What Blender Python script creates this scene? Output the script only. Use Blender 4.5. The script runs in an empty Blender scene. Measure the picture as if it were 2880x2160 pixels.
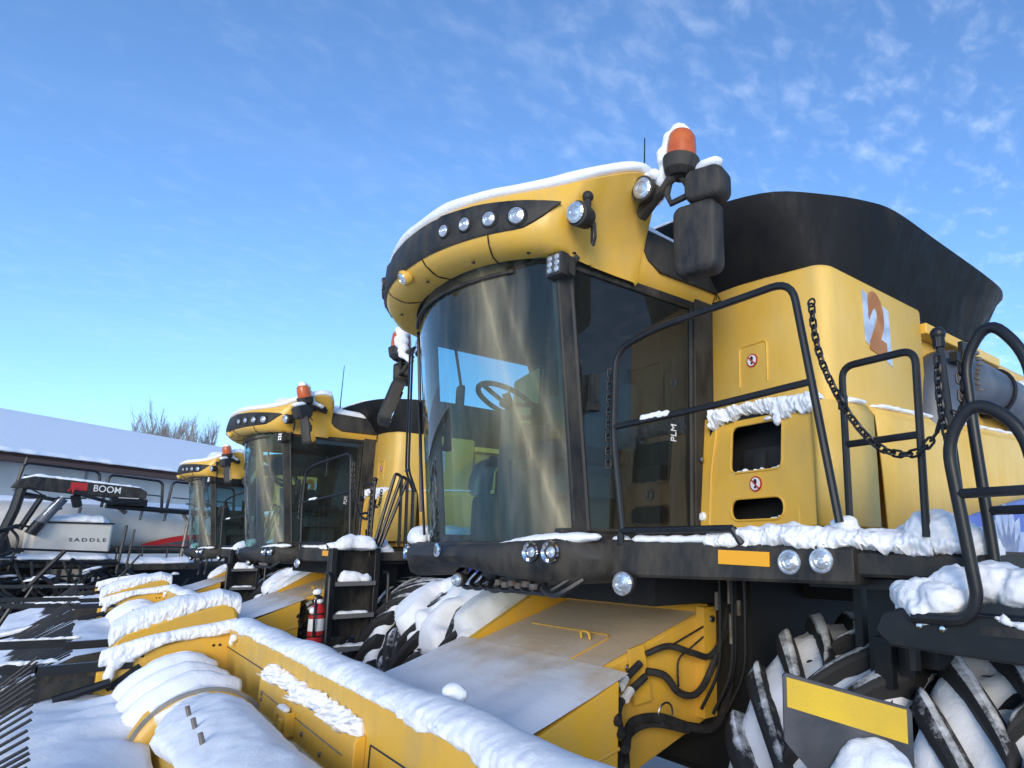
import bpy, bmesh, math, random
from mathutils import Vector, Matrix, noise
random.seed(7)
PI=math.pi
sc=bpy.context.scene
COL=sc.collection
V=Vector
XM=-3.56                       # lateral centre of the near machine
def MX(x): return 2*XM-x       # mirror across it

# ---------------------------------------------------------------- materials
MATS={}
def mat(name,col,rough=.5,metal=0,spec=.5,noisecol=None,nscale=6,nlo=.45,nhi=.65,bump=0,bscale=40,emit=None,coat=0,detail=6,stretch=None,grime=0):
    m=bpy.data.materials.new(name); m.use_nodes=True
    nt=m.node_tree; b=nt.nodes['Principled BSDF']
    b.inputs['Base Color'].default_value=(*col,1); b.inputs['Roughness'].default_value=rough
    b.inputs['Metallic'].default_value=metal; b.inputs['Specular IOR Level'].default_value=spec
    if coat: b.inputs['Coat Weight'].default_value=coat; b.inputs['Coat Roughness'].default_value=.12
    tc=nt.nodes.new('ShaderNodeTexCoord'); vec=tc.outputs['Object']
    if stretch:
        mp=nt.nodes.new('ShaderNodeMapping'); mp.inputs['Scale'].default_value=stretch
        nt.links.new(vec,mp.inputs[0]); vec=mp.outputs[0]
    if noisecol:
        n=nt.nodes.new('ShaderNodeTexNoise'); n.inputs['Scale'].default_value=nscale; n.inputs['Detail'].default_value=detail
        r=nt.nodes.new('ShaderNodeMapRange'); r.inputs[1].default_value=nlo; r.inputs[2].default_value=nhi
        x=nt.nodes.new('ShaderNodeMixRGB'); x.inputs[1].default_value=(*col,1); x.inputs[2].default_value=(*noisecol,1)
        nt.links.new(vec,n.inputs['Vector']); nt.links.new(n.outputs['Fac'],r.inputs[0])
        nt.links.new(r.outputs[0],x.inputs[0]); nt.links.new(x.outputs[0],b.inputs['Base Color'])
    if grime:
        src=b.inputs['Base Color'].links[0].from_socket if b.inputs['Base Color'].links else None
        ng=nt.nodes.new('ShaderNodeTexNoise'); ng.inputs['Scale'].default_value=5; ng.inputs['Detail'].default_value=12; ng.inputs['Roughness'].default_value=.72
        mg=nt.nodes.new('ShaderNodeMapping'); mg.inputs['Scale'].default_value=(1.6,1.6,.55); nt.links.new(tc.outputs['Object'],mg.inputs[0]); nt.links.new(mg.outputs[0],ng.inputs['Vector'])
        rg=nt.nodes.new('ShaderNodeMapRange'); rg.inputs[1].default_value=.40; rg.inputs[2].default_value=.78; rg.inputs[3].default_value=0; rg.inputs[4].default_value=grime; nt.links.new(ng.outputs['Fac'],rg.inputs[0])
        xg=nt.nodes.new('ShaderNodeMixRGB'); xg.inputs[1].default_value=(*col,1); xg.inputs[2].default_value=(.33,.28,.20,1)
        if src: nt.links.new(src,xg.inputs[1])
        nt.links.new(rg.outputs[0],xg.inputs[0]); nt.links.new(xg.outputs[0],b.inputs['Base Color'])
        rr=nt.nodes.new('ShaderNodeMapRange'); rr.inputs[1].default_value=.35; rr.inputs[2].default_value=.7; rr.inputs[3].default_value=rough*.85; rr.inputs[4].default_value=min(1,rough*1.7); nt.links.new(ng.outputs['Fac'],rr.inputs[0]); nt.links.new(rr.outputs[0],b.inputs['Roughness'])
    if bump:
        n2=nt.nodes.new('ShaderNodeTexNoise'); n2.inputs['Scale'].default_value=bscale; n2.inputs['Detail'].default_value=5
        bp=nt.nodes.new('ShaderNodeBump'); bp.inputs['Strength'].default_value=bump; bp.inputs['Distance'].default_value=.02
        nt.links.new(tc.outputs['Object'],n2.inputs['Vector'])
        nt.links.new(n2.outputs['Fac'],bp.inputs['Height']); nt.links.new(bp.outputs[0],b.inputs['Normal'])
    if emit:
        b.inputs['Emission Color'].default_value=(*emit[:3],1); b.inputs['Emission Strength'].default_value=emit[3]
    MATS[name]=m; return m
def glass(name,tint,ior=1.5,rough=.015,dirt=0,dlo=.02,streak=False):
    m=bpy.data.materials.new(name); m.use_nodes=True; nt=m.node_tree; nt.nodes.clear()
    o=nt.nodes.new('ShaderNodeOutputMaterial'); t=nt.nodes.new('ShaderNodeBsdfTransparent'); g=nt.nodes.new('ShaderNodeBsdfGlossy')
    t.inputs[0].default_value=(*tint,1); g.inputs['Roughness'].default_value=rough; g.inputs[0].default_value=(1,1,1,1)
    f=nt.nodes.new('ShaderNodeFresnel'); ge=nt.nodes.new('ShaderNodeNewGeometry'); mr=nt.nodes.new('ShaderNodeMapRange'); mr.inputs[3].default_value=ior; mr.inputs[4].default_value=1/ior; nt.links.new(ge.outputs['Backfacing'],mr.inputs[0]); nt.links.new(mr.outputs[0],f.inputs[0])
    mx=nt.nodes.new('ShaderNodeMixShader')
    nt.links.new(f.outputs[0],mx.inputs[0]); nt.links.new(t.outputs[0],mx.inputs[1]); nt.links.new(g.outputs[0],mx.inputs[2])
    out=mx.outputs[0]
    if dirt:
        d=nt.nodes.new('ShaderNodeBsdfDiffuse'); d.inputs[0].default_value=(.62,.60,.54,1)
        tc=nt.nodes.new('ShaderNodeTexCoord'); mp=nt.nodes.new('ShaderNodeMapping'); mp.inputs['Scale'].default_value=(9,9,.7)
        n=nt.nodes.new('ShaderNodeTexNoise'); n.inputs['Scale'].default_value=1.6; n.inputs['Detail'].default_value=7
        r=nt.nodes.new('ShaderNodeMapRange'); r.inputs[1].default_value=.42; r.inputs[2].default_value=.8; r.inputs[3].default_value=dlo; r.inputs[4].default_value=dirt
        m2=nt.nodes.new('ShaderNodeMixShader')
        if streak:   # golden reflected glow, painted into the glass colour as curved streaks
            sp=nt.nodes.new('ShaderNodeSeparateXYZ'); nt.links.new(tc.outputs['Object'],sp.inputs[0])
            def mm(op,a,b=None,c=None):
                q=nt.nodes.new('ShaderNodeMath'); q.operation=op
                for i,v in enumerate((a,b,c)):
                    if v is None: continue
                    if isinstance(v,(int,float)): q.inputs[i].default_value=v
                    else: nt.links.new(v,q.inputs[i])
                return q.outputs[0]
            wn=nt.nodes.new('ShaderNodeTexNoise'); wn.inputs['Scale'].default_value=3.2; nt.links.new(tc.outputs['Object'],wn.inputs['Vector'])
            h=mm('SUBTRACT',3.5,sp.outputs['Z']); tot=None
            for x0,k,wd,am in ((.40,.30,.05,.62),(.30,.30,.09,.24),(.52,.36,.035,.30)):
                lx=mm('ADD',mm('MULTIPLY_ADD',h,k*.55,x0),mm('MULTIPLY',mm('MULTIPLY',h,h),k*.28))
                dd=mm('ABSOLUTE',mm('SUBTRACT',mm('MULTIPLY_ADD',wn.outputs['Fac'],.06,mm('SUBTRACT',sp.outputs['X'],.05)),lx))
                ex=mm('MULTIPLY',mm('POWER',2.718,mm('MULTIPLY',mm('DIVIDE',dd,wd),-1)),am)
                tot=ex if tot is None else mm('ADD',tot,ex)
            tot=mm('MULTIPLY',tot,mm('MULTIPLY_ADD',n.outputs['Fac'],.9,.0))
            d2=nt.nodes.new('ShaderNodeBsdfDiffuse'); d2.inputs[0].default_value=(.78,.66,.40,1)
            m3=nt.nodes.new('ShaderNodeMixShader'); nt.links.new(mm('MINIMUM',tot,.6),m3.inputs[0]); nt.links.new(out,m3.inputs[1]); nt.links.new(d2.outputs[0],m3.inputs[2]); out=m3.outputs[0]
        nt.links.new(tc.outputs['Object'],mp.inputs[0]); nt.links.new(mp.outputs[0],n.inputs['Vector']); nt.links.new(n.outputs['Fac'],r.inputs[0])
        nt.links.new(r.outputs[0],m2.inputs[0]); nt.links.new(out,m2.inputs[1]); nt.links.new(d.outputs[0],m2.inputs[2]); out=m2.outputs[0]
    nt.links.new(out,o.inputs[0]); MATS[name]=m; return m

YEL=mat('yellow_paint',(.74,.425,.045),.34,noisecol=(.70,.42,.07),nscale=2.2,nlo=.4,nhi=.75,bump=.03,bscale=60,coat=.1,grime=.30)
YELF=mat('yellow_paint_frosted',(.76,.45,.06),.42,noisecol=(.76,.53,.17),nscale=1.3,nlo=.42,nhi=.72,bump=.05,bscale=90,grime=.22)
YELO=mat('yellow_paint_deep',(.74,.42,.035),.42,noisecol=(.62,.38,.07),nscale=3,nlo=.5,nhi=.8,bump=.06,bscale=70,grime=.28)
BLK=mat('black_plastic',(.011,.012,.014),.5,spec=.35,noisecol=(.028,.026,.024),nscale=4,nlo=.45,nhi=.8,bump=.05,bscale=120,grime=.22)
BLKM=mat('black_metal',(.010,.011,.013),.4,spec=.4,noisecol=(.02,.02,.02),nscale=9,nlo=.5,nhi=.8)
TANKX=mat('tank_extension_black',(.007,.008,.010),.55,spec=.2,noisecol=(.055,.047,.04),nscale=1.2,nlo=.52,nhi=.76,bump=.03,bscale=30,detail=3,grime=.03)
GREY=mat('dark_grey_metal',(.06,.07,.09),.45,noisecol=(.14,.15,.17),nscale=3)
STEEL=mat('steel',(.45,.45,.45),.35,metal=1)
DULL=mat('dull_steel',(.22,.20,.18),.55,metal=.7,noisecol=(.15,.11,.08),nscale=20)
CHROME=mat('chrome',(.8,.8,.82),.12,metal=1)
LENS=mat('lamp_lens',(.70,.72,.74),.16,metal=.7,noisecol=(.50,.53,.57),nscale=30,nlo=.35,nhi=.6,bump=.25,bscale=35)
INT=mat('interior_dark',(.010,.011,.012),.7)
INTG=mat('interior_grey',(.05,.055,.06),.7)
RUB=mat('rubber',(.014,.014,.015),.75,noisecol=(.035,.033,.031),nscale=14,bump=.15,bscale=60)
AMBER=mat('amber_reflector',(.80,.36,.01),.3,bump=.08,bscale=200)
AMBL=mat('amber_lens',(.48,.085,.012),.3,noisecol=(.58,.15,.03),nscale=14,nlo=.4,nhi=.7,coat=.2)
AMBLIT=mat('amber_lens_lit',(.75,.14,.012),.2,noisecol=(.85,.25,.03),nscale=12,coat=.4,emit=(1,.3,.03,.5))
RED=mat('red_paint',(.45,.02,.02),.35)
WHITE=mat('white_decal',(.75,.75,.74),.4)
BLACKD=mat('black_decal',(.01,.01,.01),.5)
SILV=mat('silver_sheet',(.55,.57,.6),.35,metal=.5,noisecol=(.75,.77,.8),nscale=14,nlo=.4,nhi=.6,bump=.2,bscale=25)
RUSTO=mat('brown_orange_paint',(.36,.13,.02),.4,noisecol=(.45,.19,.04),nscale=12)
BLUE=mat('blue_decal',(.05,.09,.42),.35,noisecol=(.09,.14,.5),nscale=5)
CREAM=mat('cream_paint',(.62,.59,.53),.45,noisecol=(.52,.49,.44),nscale=2)
CONC=mat('concrete_panel',(.52,.52,.50),.85,noisecol=(.42,.42,.41),nscale=.9,nlo=.35,nhi=.7,bump=.1,bscale=5)
BROWN=mat('brown_trim',(.09,.045,.035),.7)
BARK=mat('bark',(.30,.27,.25),.9)
GREEN=mat('green_seat',(.05,.30,.02),.6)
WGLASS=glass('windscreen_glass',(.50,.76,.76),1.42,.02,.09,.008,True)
DGLASS=glass('door_glass',(.42,.60,.64),1.42,.015,.03)
MIRR=mat('mirror_glass',(.85,.88,.9),.03,metal=1)
WOOD=mat('weathered_wood',(.30,.23,.15),.8)

def snowmat():
    m=bpy.data.materials.new('snow'); m.use_nodes=True; nt=m.node_tree; b=nt.nodes['Principled BSDF']
    b.inputs['Base Color'].default_value=(.86,.875,.90,1); b.inputs['Roughness'].default_value=.65; b.inputs['Specular IOR Level'].default_value=.25
    b.inputs['Subsurface Weight'].default_value=.25; b.inputs['Subsurface Radius'].default_value=(.02,.026,.035); b.inputs['Subsurface Scale'].default_value=.6
    tc=nt.nodes.new('ShaderNodeTexCoord')
    n=nt.nodes.new('ShaderNodeTexNoise'); n.inputs['Scale'].default_value=55; n.inputs['Detail'].default_value=9; n.inputs['Roughness'].default_value=.78
    n3=nt.nodes.new('ShaderNodeTexNoise'); n3.inputs['Scale'].default_value=9; n3.inputs['Detail'].default_value=4
    ad=nt.nodes.new('ShaderNodeMath'); ad.operation='MULTIPLY_ADD'; ad.inputs[1].default_value=2.2
    bp=nt.nodes.new('ShaderNodeBump'); bp.inputs['Strength'].default_value=.5; bp.inputs['Distance'].default_value=.012
    nt.links.new(tc.outputs['Object'],n.inputs['Vector']); nt.links.new(tc.outputs['Object'],n3.inputs['Vector'])
    nt.links.new(n3.outputs['Fac'],ad.inputs[0]); nt.links.new(n.outputs['Fac'],ad.inputs[2])
    nt.links.new(ad.outputs[0],bp.inputs['Height']); nt.links.new(bp.outputs[0],b.inputs['Normal'])
    return m
SNOW=snowmat()
def frosted():   # yellow sheet metal under a thinning film of snow: thick at the front, thin and tan under the cab
    m=bpy.data.materials.new('yellow_under_thin_snow'); m.use_nodes=True; nt=m.node_tree; b=nt.nodes['Principled BSDF']
    b.inputs['Roughness'].default_value=.6
    tc=nt.nodes.new('ShaderNodeTexCoord'); sp=nt.nodes.new('ShaderNodeSeparateXYZ'); nt.links.new(tc.outputs['Object'],sp.inputs[0])
    n=nt.nodes.new('ShaderNodeTexNoise'); n.inputs['Scale'].default_value=3.5; n.inputs['Detail'].default_value=7; n.inputs['Roughness'].default_value=.6
    nt.links.new(tc.outputs['Object'],n.inputs['Vector'])
    a=nt.nodes.new('ShaderNodeMath'); a.operation='MULTIPLY_ADD'; a.inputs[1].default_value=.85   # y + noise*.45
    nt.links.new(n.outputs['Fac'],a.inputs[0]); nt.links.new(sp.outputs['Y'],a.inputs[2])
    r=nt.nodes.new('ShaderNodeMapRange'); r.interpolation_type='SMOOTHSTEP'
    r.inputs[1].default_value=-.86; r.inputs[2].default_value=-.26; r.inputs[3].default_value=1; r.inputs[4].default_value=.33
    nt.links.new(a.outputs[0],r.inputs[0])
    x=nt.nodes.new('ShaderNodeMixRGB'); x.inputs[1].default_value=(.52,.30,.06,1); x.inputs[2].default_value=(.85,.87,.9,1)
    nt.links.new(r.outputs[0],x.inputs[0]); nt.links.new(x.outputs[0],b.inputs['Base Color'])
    n2=nt.nodes.new('ShaderNodeTexNoise'); n2.inputs['Scale'].default_value=7; n2.inputs['Detail'].default_value=8; n2.inputs['Roughness'].default_value=.65
    mp=nt.nodes.new('ShaderNodeMapping'); mp.inputs['Scale'].default_value=(.6,1.6,1); nt.links.new(tc.outputs['Object'],mp.inputs[0]); nt.links.new(mp.outputs[0],n2.inputs['Vector'])
    bp=nt.nodes.new('ShaderNodeBump'); bp.inputs['Strength'].default_value=.22; bp.inputs['Distance'].default_value=.03; nt.links.new(n2.outputs['Fac'],bp.inputs['Height']); nt.links.new(bp.outputs[0],b.inputs['Normal'])
    return m
def lugmat():    # rubber with loose snow caught on whatever faces up
    m=bpy.data.materials.new('snow_dusted_rubber'); m.use_nodes=True; nt=m.node_tree; b=nt.nodes['Principled BSDF']; b.inputs['Roughness'].default_value=.75
    ge=nt.nodes.new('ShaderNodeNewGeometry'); sp=nt.nodes.new('ShaderNodeSeparateXYZ'); nt.links.new(ge.outputs['Normal'],sp.inputs[0])
    tc=nt.nodes.new('ShaderNodeTexCoord'); n=nt.nodes.new('ShaderNodeTexNoise'); n.inputs['Scale'].default_value=9; n.inputs['Detail'].default_value=8; n.inputs['Roughness'].default_value=.7; nt.links.new(tc.outputs['Object'],n.inputs['Vector'])
    a=nt.nodes.new('ShaderNodeMath'); a.operation='MULTIPLY_ADD'; a.inputs[1].default_value=1.3; nt.links.new(n.outputs['Fac'],a.inputs[0]); nt.links.new(sp.outputs['Z'],a.inputs[2])
    r=nt.nodes.new('ShaderNodeMapRange'); r.inputs[1].default_value=1.30; r.inputs[2].default_value=1.65; nt.links.new(a.outputs[0],r.inputs[0])
    x=nt.nodes.new('ShaderNodeMixRGB'); x.inputs[1].default_value=(.014,.014,.015,1); x.inputs[2].default_value=(.80,.82,.85,1); nt.links.new(r.outputs[0],x.inputs[0]); nt.links.new(x.outputs[0],b.inputs['Base Color']); return m
LUG=lugmat()
FROST=frosted()

# ---------------------------------------------------------------- mesh helpers
ORG=V((0,0,0))
def setorg(p):
    global ORG; ORG=V(p)
def tag(o,label=None,cat=None,group=None,kind=None):
    if label: o['label']=label
    if cat: o['category']=cat
    if group: o['group']=group
    if kind: o['kind']=kind
    return o
def link_mesh(name,me,m,parent,pivot=None):
    o=bpy.data.objects.new(name,me); COL.objects.link(o)
    if m: me.materials.append(m)
    if parent: o.parent=parent
    if pivot is not None: o.location=V(pivot)-ORG
    return o
class G:
    def __init__(s): s.b=bmesh.new()
    def _xf(s,vs,M):
        for v in vs: v.co=M@v.co
    def box(s,c,sz,rot=None,bev=0):
        r=bmesh.ops.create_cube(s.b,size=1); vs=r['verts']
        for v in vs: v.co=V((v.co.x*sz[0],v.co.y*sz[1],v.co.z*sz[2]))
        if bev:
            es=list({e for v in vs for e in v.link_edges}); q=bmesh.ops.bevel(s.b,geom=es,offset=bev,segments=2,affect='EDGES',profile=.6)
            vs=list({v for f in q['faces'] for v in f.verts}|{v for v in vs if v.is_valid})
            vs=list({v for f in q['faces'] for v in f.verts}); 
            seen=set(vs); stack=list(vs)
            while stack:
                v=stack.pop()
                for e in v.link_edges:
                    w=e.other_vert(v)
                    if w not in seen: seen.add(w); stack.append(w)
            vs=list(seen)
        M=Matrix.Translation(V(c))@(rot.to_4x4() if rot else Matrix())
        s._xf(vs,M); return s
    def span(s,a,b,bev=0):       # box from corner to corner
        a,b=V(a),V(b); return s.box((a+b)/2,(abs(b.x-a.x),abs(b.y-a.y),abs(b.z-a.z)),None,bev)
    def loft(s,rows,closed=False,caps=False):
        R=[[s.b.verts.new(V(p)) for p in r] for r in rows]
        n=len(R[0])
        for a,b in zip(R,R[1:]):
            for i in range(n if closed else n-1):
                j=(i+1)%n
                try: s.b.faces.new((a[i],a[j],b[j],b[i]))
                except ValueError: pass
        if caps:
            for r in (R[0],R[-1]):
                try: s.b.faces.new(r)
                except ValueError: pass
        return s
    def tube(s,pts,r,seg=10,caps=True,rad=None):
        pts=[V(p) for p in pts]; rows=[]; prev=None
        for i,p in enumerate(pts):
            t=(pts[min(i+1,len(pts)-1)]-pts[max(i-1,0)])
            if t.length<1e-9: t=V((0,0,1))
            t.normalize()
            if prev is None:
                u=t.cross(V((0,0,1)));
                if u.length<.05: u=t.cross(V((1,0,0)))
            else: u=prev-t*prev.dot(t)
            u.normalize(); prev=u; w=t.cross(u); rr=rad[i] if rad else r
            rows.append([p+(u*math.cos(2*PI*k/seg)+w*math.sin(2*PI*k/seg))*rr for k in range(seg)])
        return s.loft(rows,True,caps)
    def lathe(s,prof,c=(0,0,0),axis=(0,0,1),seg=24,caps=True):   # prof: (radius, height along axis)
        q=V((0,0,1)).rotation_difference(V(axis).normalized()); c=V(c)
        return s.loft([[c+q@V((r*math.cos(2*PI*k/seg),r*math.sin(2*PI*k/seg),h)) for k in range(seg)] for r,h in prof],True,caps)
    def sphere(s,c,r,sz=(1,1,1),sub=2,rot=None):
        q=bmesh.ops.create_icosphere(s.b,subdivisions=sub,radius=r)['verts']
        M=Matrix.Translation(V(c))@(rot.to_4x4() if rot else Matrix())@Matrix.Diagonal((*sz,1))
        s._xf(q,M); return s
    def prism(s,poly,fn,t0,t1):   # 2-D polygon, fn(u,v,t)->point
        return s.loft([[fn(u,v,t0) for u,v in poly],[fn(u,v,t1) for u,v in poly]],True,True)
    def plate(s,outer,holes,fn,t0,t1):   # polygon with holes, given thickness
        es=[]; loops=[]
        for lp in [outer]+holes:
            vs=[s.b.verts.new(fn(u,v,t0)) for u,v in lp]
            for i in range(len(vs)): es.append(s.b.edges.new((vs[i],vs[(i+1)%len(vs)])))
        r=bmesh.ops.triangle_fill(s.b,edges=es,use_beauty=True)
        fs=[g for g in r['geom'] if isinstance(g,bmesh.types.BMFace)]
        d=fn(0,0,t1)-fn(0,0,t0)
        ex=bmesh.ops.extrude_face_region(s.b,geom=fs)
        for g in ex['geom']:
            if isinstance(g,bmesh.types.BMVert): g.co+=d
        return s
    def ring(s,c,R,r,axis=(0,0,1),n=16,m=6,sx=1,rot=None):
        q=V((0,0,1)).rotation_difference(V(axis).normalized()); c=V(c)
        rows=[]
        for i in range(n+1):
            a=2*PI*i/n; row=[]
            for k in range(m):
                b=2*PI*k/m; p=V(((R+r*math.cos(b))*math.cos(a)*sx,(R+r*math.cos(b))*math.sin(a),r*math.sin(b)))
                if rot: p=rot@p
                row.append(c+q@p)
            rows.append(row)
        return s.loft(rows,True)
    def obj(s,name,m,parent=None,smooth=True,bev=0,pivot=None,sub=0,ang=35,solid=0):
        bmesh.ops.remove_doubles(s.b,verts=s.b.verts,dist=1e-5)
        bmesh.ops.recalc_face_normals(s.b,faces=s.b.faces)
        o0=ORG if pivot is None else V(pivot)
        for v in s.b.verts: v.co-=o0
        me=bpy.data.meshes.new(name); s.b.to_mesh(me); s.b.free()
        o=link_mesh(name,me,m,parent,pivot)
        if solid:
            k=o.modifiers.new('s','SOLIDIFY'); k.thickness=solid; k.offset=0
        if bev:
            k=o.modifiers.new('b','BEVEL'); k.width=bev; k.segments=2; k.limit_method='ANGLE'; k.angle_limit=math.radians(40)
        if sub:
            k=o.modifiers.new('ss','SUBSURF'); k.levels=sub; k.render_levels=sub
        if smooth:
            for p in me.polygons: p.use_smooth=True
            me.set_sharp_from_angle(angle=math.radians(ang))
        return o
TEX={}
def clouds(size):
    if size not in TEX:
        t=bpy.data.textures.new('clouds','CLOUDS'); t.noise_scale=size; t.noise_depth=2; TEX[size]=t
    return TEX[size]
def snow(g,name='snow_cap',parent=None,voxel=.02,disp=.03,dsize=.12,fine=.012,fsize=.035,smooth=3):
    """fuse the shapes in g into one lumpy body of snow"""
    me=bpy.data.meshes.new('t'); bmesh.ops.recalc_face_normals(g.b,faces=g.b.faces); g.b.to_mesh(me); g.b.free()
    o=bpy.data.objects.new('t',me); COL.objects.link(o)
    k=o.modifiers.new('r','REMESH'); k.mode='VOXEL'; k.voxel_size=voxel
    k=o.modifiers.new('s','SMOOTH'); k.iterations=smooth; k.factor=.5
    for st,sz in ((disp,dsize),(fine,fsize)):
        if st:
            k=o.modifiers.new('d','DISPLACE'); k.texture=clouds(sz); k.strength=st; k.mid_level=.5; k.texture_coords='LOCAL'
    k=o.modifiers.new('s2','SMOOTH'); k.iterations=1; k.factor=.4
    bpy.context.view_layer.update()
    m2=bpy.data.meshes.new_from_object(o.evaluated_get(bpy.context.evaluated_depsgraph_get()))
    bpy.data.objects.remove(o); bpy.data.meshes.remove(me)
    for v in m2.vertices: v.co-=ORG
    m2.name=name; m2.materials.clear()
    for p in m2.polygons: p.use_smooth=True
    return link_mesh(name,m2,SNOW,parent)
def srun(g,pts,w,h,seed=0,var=.35,drop=.02,n=None):
    """a drift of snow along a path: half width w, height h"""
    pts=[V(p) for p in pts]; L=sum((b-a).length for a,b in zip(pts,pts[1:])); n=n or max(4,int(L/(w*.5)))
    P=resample(pts,n); rows=[]
    for i,p in enumerate(P):
        t=(P[min(i+1,n)]-P[max(i-1,0)]); t.z=0; t.normalize(); s=V((t.y,-t.x,0))
        e=min(1,.35+1.3*min(i,n-i)/max(1,n*.12))
        k1=1+var*noise.noise(V((i*.45,seed,0))); k2=1+var*noise.noise(V((i*.5,seed+9,3))); k3=1+var*noise.noise(V((i*.4,seed+19,7)))
        row=[]
        for a in range(12):
            an=2*PI*a/12; c,sn=math.cos(an),math.sin(an)
            ww=w*(k1 if c>0 else k3)*e
            row.append(p+s*(c*ww)+V((0,0,(sn*h*k2*e if sn>0 else sn*drop))))
        rows.append(row)
    return g.loft(rows,True,True)
def crust(name,parent,path,hang,w,h,seed,n=420,m=26,rag=.03,back=.06,lump=.5,jag=0):
    """snow along a wall top: path points, hang(t)=how far it hangs on the front, w,h = depth and height; fine crumbly front"""
    P=resample(path,n); rows=[]
    for i,p in enumerate(P):
        t=(P[min(i+1,n)]-P[max(i-1,0)]); t.z=0; t.normalize(); f=V((t.y,-t.x,0)); u=i/n
        e=min(1,(min(i,n-i)/(n*.012))**.5) if 0<i<n else .05
        q=p.dot(t)
        hh=h*(1+.38*noise.noise(V((q*1.6,seed,2)))+.10*noise.noise(V((q*4,seed,5))))
        hh*=1+jag*(noise.noise(V((q*17,seed,4)))+.7*noise.noise(V((q*39,seed,4))))
        hg=hang(u)+rag*noise.noise(V((q*3.1,seed,8)))+rag*.7*noise.noise(V((q*11,seed,3)))+rag*.22*noise.noise(V((q*31,seed,1)))
        hg=max(.004,hg); row=[]
        for k in range(m+1):
            a=k/m
            if a<.62:      # dome from the back edge to the brow
                b=PI*(1-a/.62*.80); x=math.cos(b)*w*.5+.5*w-w*.5; x=-math.cos(PI-b)*w*.5; z=math.sin(b)*hh
                x=math.cos(b)*w*.5; lo=0
            else:          # crumbly front down to the ragged lower edge
                c=(a-.62)/.38; b0=PI*.20; x0=math.cos(b0)*w*.5; z0=math.sin(b0)*hh
                z=z0+( -hg-z0)*c; x=x0+.012*math.sin(c*PI)-.35*0*c
                if c>.9: x-=.03*(c-.9)/.1
            amp=.006+.024*max(0,(a-.40)/.60)
            p3=V((q,x,z)); nz=amp*(.7*noise.noise(p3*6+V((0,seed,0)))+lump*1.1*noise.noise(p3*17+V((seed,0,0)))+lump*.9*noise.noise(p3*37)+lump*.6*noise.noise(p3*70))
            row.append(p+f*((x+nz)*e)+V((0,0,(z+nz*.6)*e)))
        rows.append(row)
    return G().loft(rows).obj(name,SNOW,parent,ang=180)
def resample(pts,n):
    pts=[V(p) for p in pts]; d=[0]
    for a,b in zip(pts,pts[1:]): d.append(d[-1]+(b-a).length)
    out=[]; 
    for i in range(n+1):
        t=d[-1]*i/n; k=0
        while k<len(pts)-2 and d[k+1]<t: k+=1
        f=(t-d[k])/max(1e-9,d[k+1]-d[k]); out.append(pts[k].lerp(pts[k+1],f))
    return out
def cr(pts,n):
    """smooth curve through the points"""
    pts=[V(p) for p in pts]; out=[]
    for i in range(len(pts)-1):
        p0=pts[max(i-1,0)];p1=pts[i];p2=pts[i+1];p3=pts[min(i+2,len(pts)-1)]
        for k in range(n):
            t=k/n; out.append(.5*((2*p1)+(p2-p0)*t+(2*p0-5*p1+4*p2-p3)*t*t+(3*p1-p0-3*p2+p3)*t**3))
    out.append(pts[-1]); return out
def fillet(pts,r,n=6):
    """polyline with rounded corners"""
    pts=[V(p) for p in pts]; out=[pts[0]]
    for a,b,c in zip(pts,pts[1:],pts[2:]):
        d1=(a-b); d2=(c-b); k=min(r,d1.length*.48,d2.length*.48); p=b+d1.normalized()*k; q=b+d2.normalized()*k
        for i in range(n+1):
            t=i/n; out.append(p*(1-t)**2+b*2*t*(1-t)+q*t*t)
    out.append(pts[-1]); return out
def rrect(x0,x1,z0,z1,r,n=4):
    o=[]
    for cx,cz,a0 in ((x1-r,z1-r,0),(x0+r,z1-r,90),(x0+r,z0+r,180),(x1-r,z0+r,270)):
        for i in range(n+1):
            a=math.radians(a0+90*i/n); o.append((cx+r*math.cos(a),cz+r*math.sin(a)))
    return o
def thing(name,loc,label,cat,group=None):
    setorg(loc); o=bpy.data.objects.new(name,None); COL.objects.link(o); o.location=loc; o.empty_display_size=.3
    return tag(o,label,cat,group)
def copy_tree(o,parent=None,skip=()):
    c=o.copy(); COL.objects.link(c)
    if parent: c.parent=parent
    for ch in list(o.children):
        if ch.name.split('.')[0] not in skip: copy_tree(ch,c,skip)
    return c
def text_mesh(txt,size,ext=.002,bold=0,spacing=1):
    cu=bpy.data.curves.new('t','FONT'); cu.body=txt; cu.size=size; cu.extrude=ext; cu.offset=bold; cu.align_x='CENTER'; cu.align_y='CENTER'; cu.space_character=spacing
    o=bpy.data.objects.new('t',cu); COL.objects.link(o); bpy.context.view_layer.update()
    me=bpy.data.meshes.new_from_object(o.evaluated_get(bpy.context.evaluated_depsgraph_get())); bpy.data.objects.remove(o); return me
def text(name,txt,size,m,parent,pos,xdir,updir,ext=.002,bold=0,sx=1,spacing=1,shear=0):
    me=text_mesh(txt,size,ext,bold,spacing); x=V(xdir).normalized(); u=V(updir).normalized(); z=x.cross(u)
    for v in me.vertices:
        c=v.co.copy(); v.co=V(pos)-ORG+x*((c.x+shear*c.y)*sx)+u*c.y+z*c.z
    me.name=name; me.materials.clear()
    return link_mesh(name,me,m,parent)
def disc_lamp(g,gl,c,ax,r,depth=.03,glass_r=None):
    """housing ring into g, lens into gl"""
    g.lathe([(r*1.22,-depth),(r*1.25,0),(r*1.05,.012),(r,.006)],c,ax,20,False)
    gl.lathe([(r,.006),(r*.9,.012),(r*.66,.0165),(r*.62,.013),(r*.36,.017),(r*.30,.013),(r*.12,.018),(0.001,.018)],c,ax,16,False)
#PART2
LEAF=mat('pale_leaf_print',(.30,.36,.55),.4,noisecol=(.48,.52,.62),nscale=9)
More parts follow.
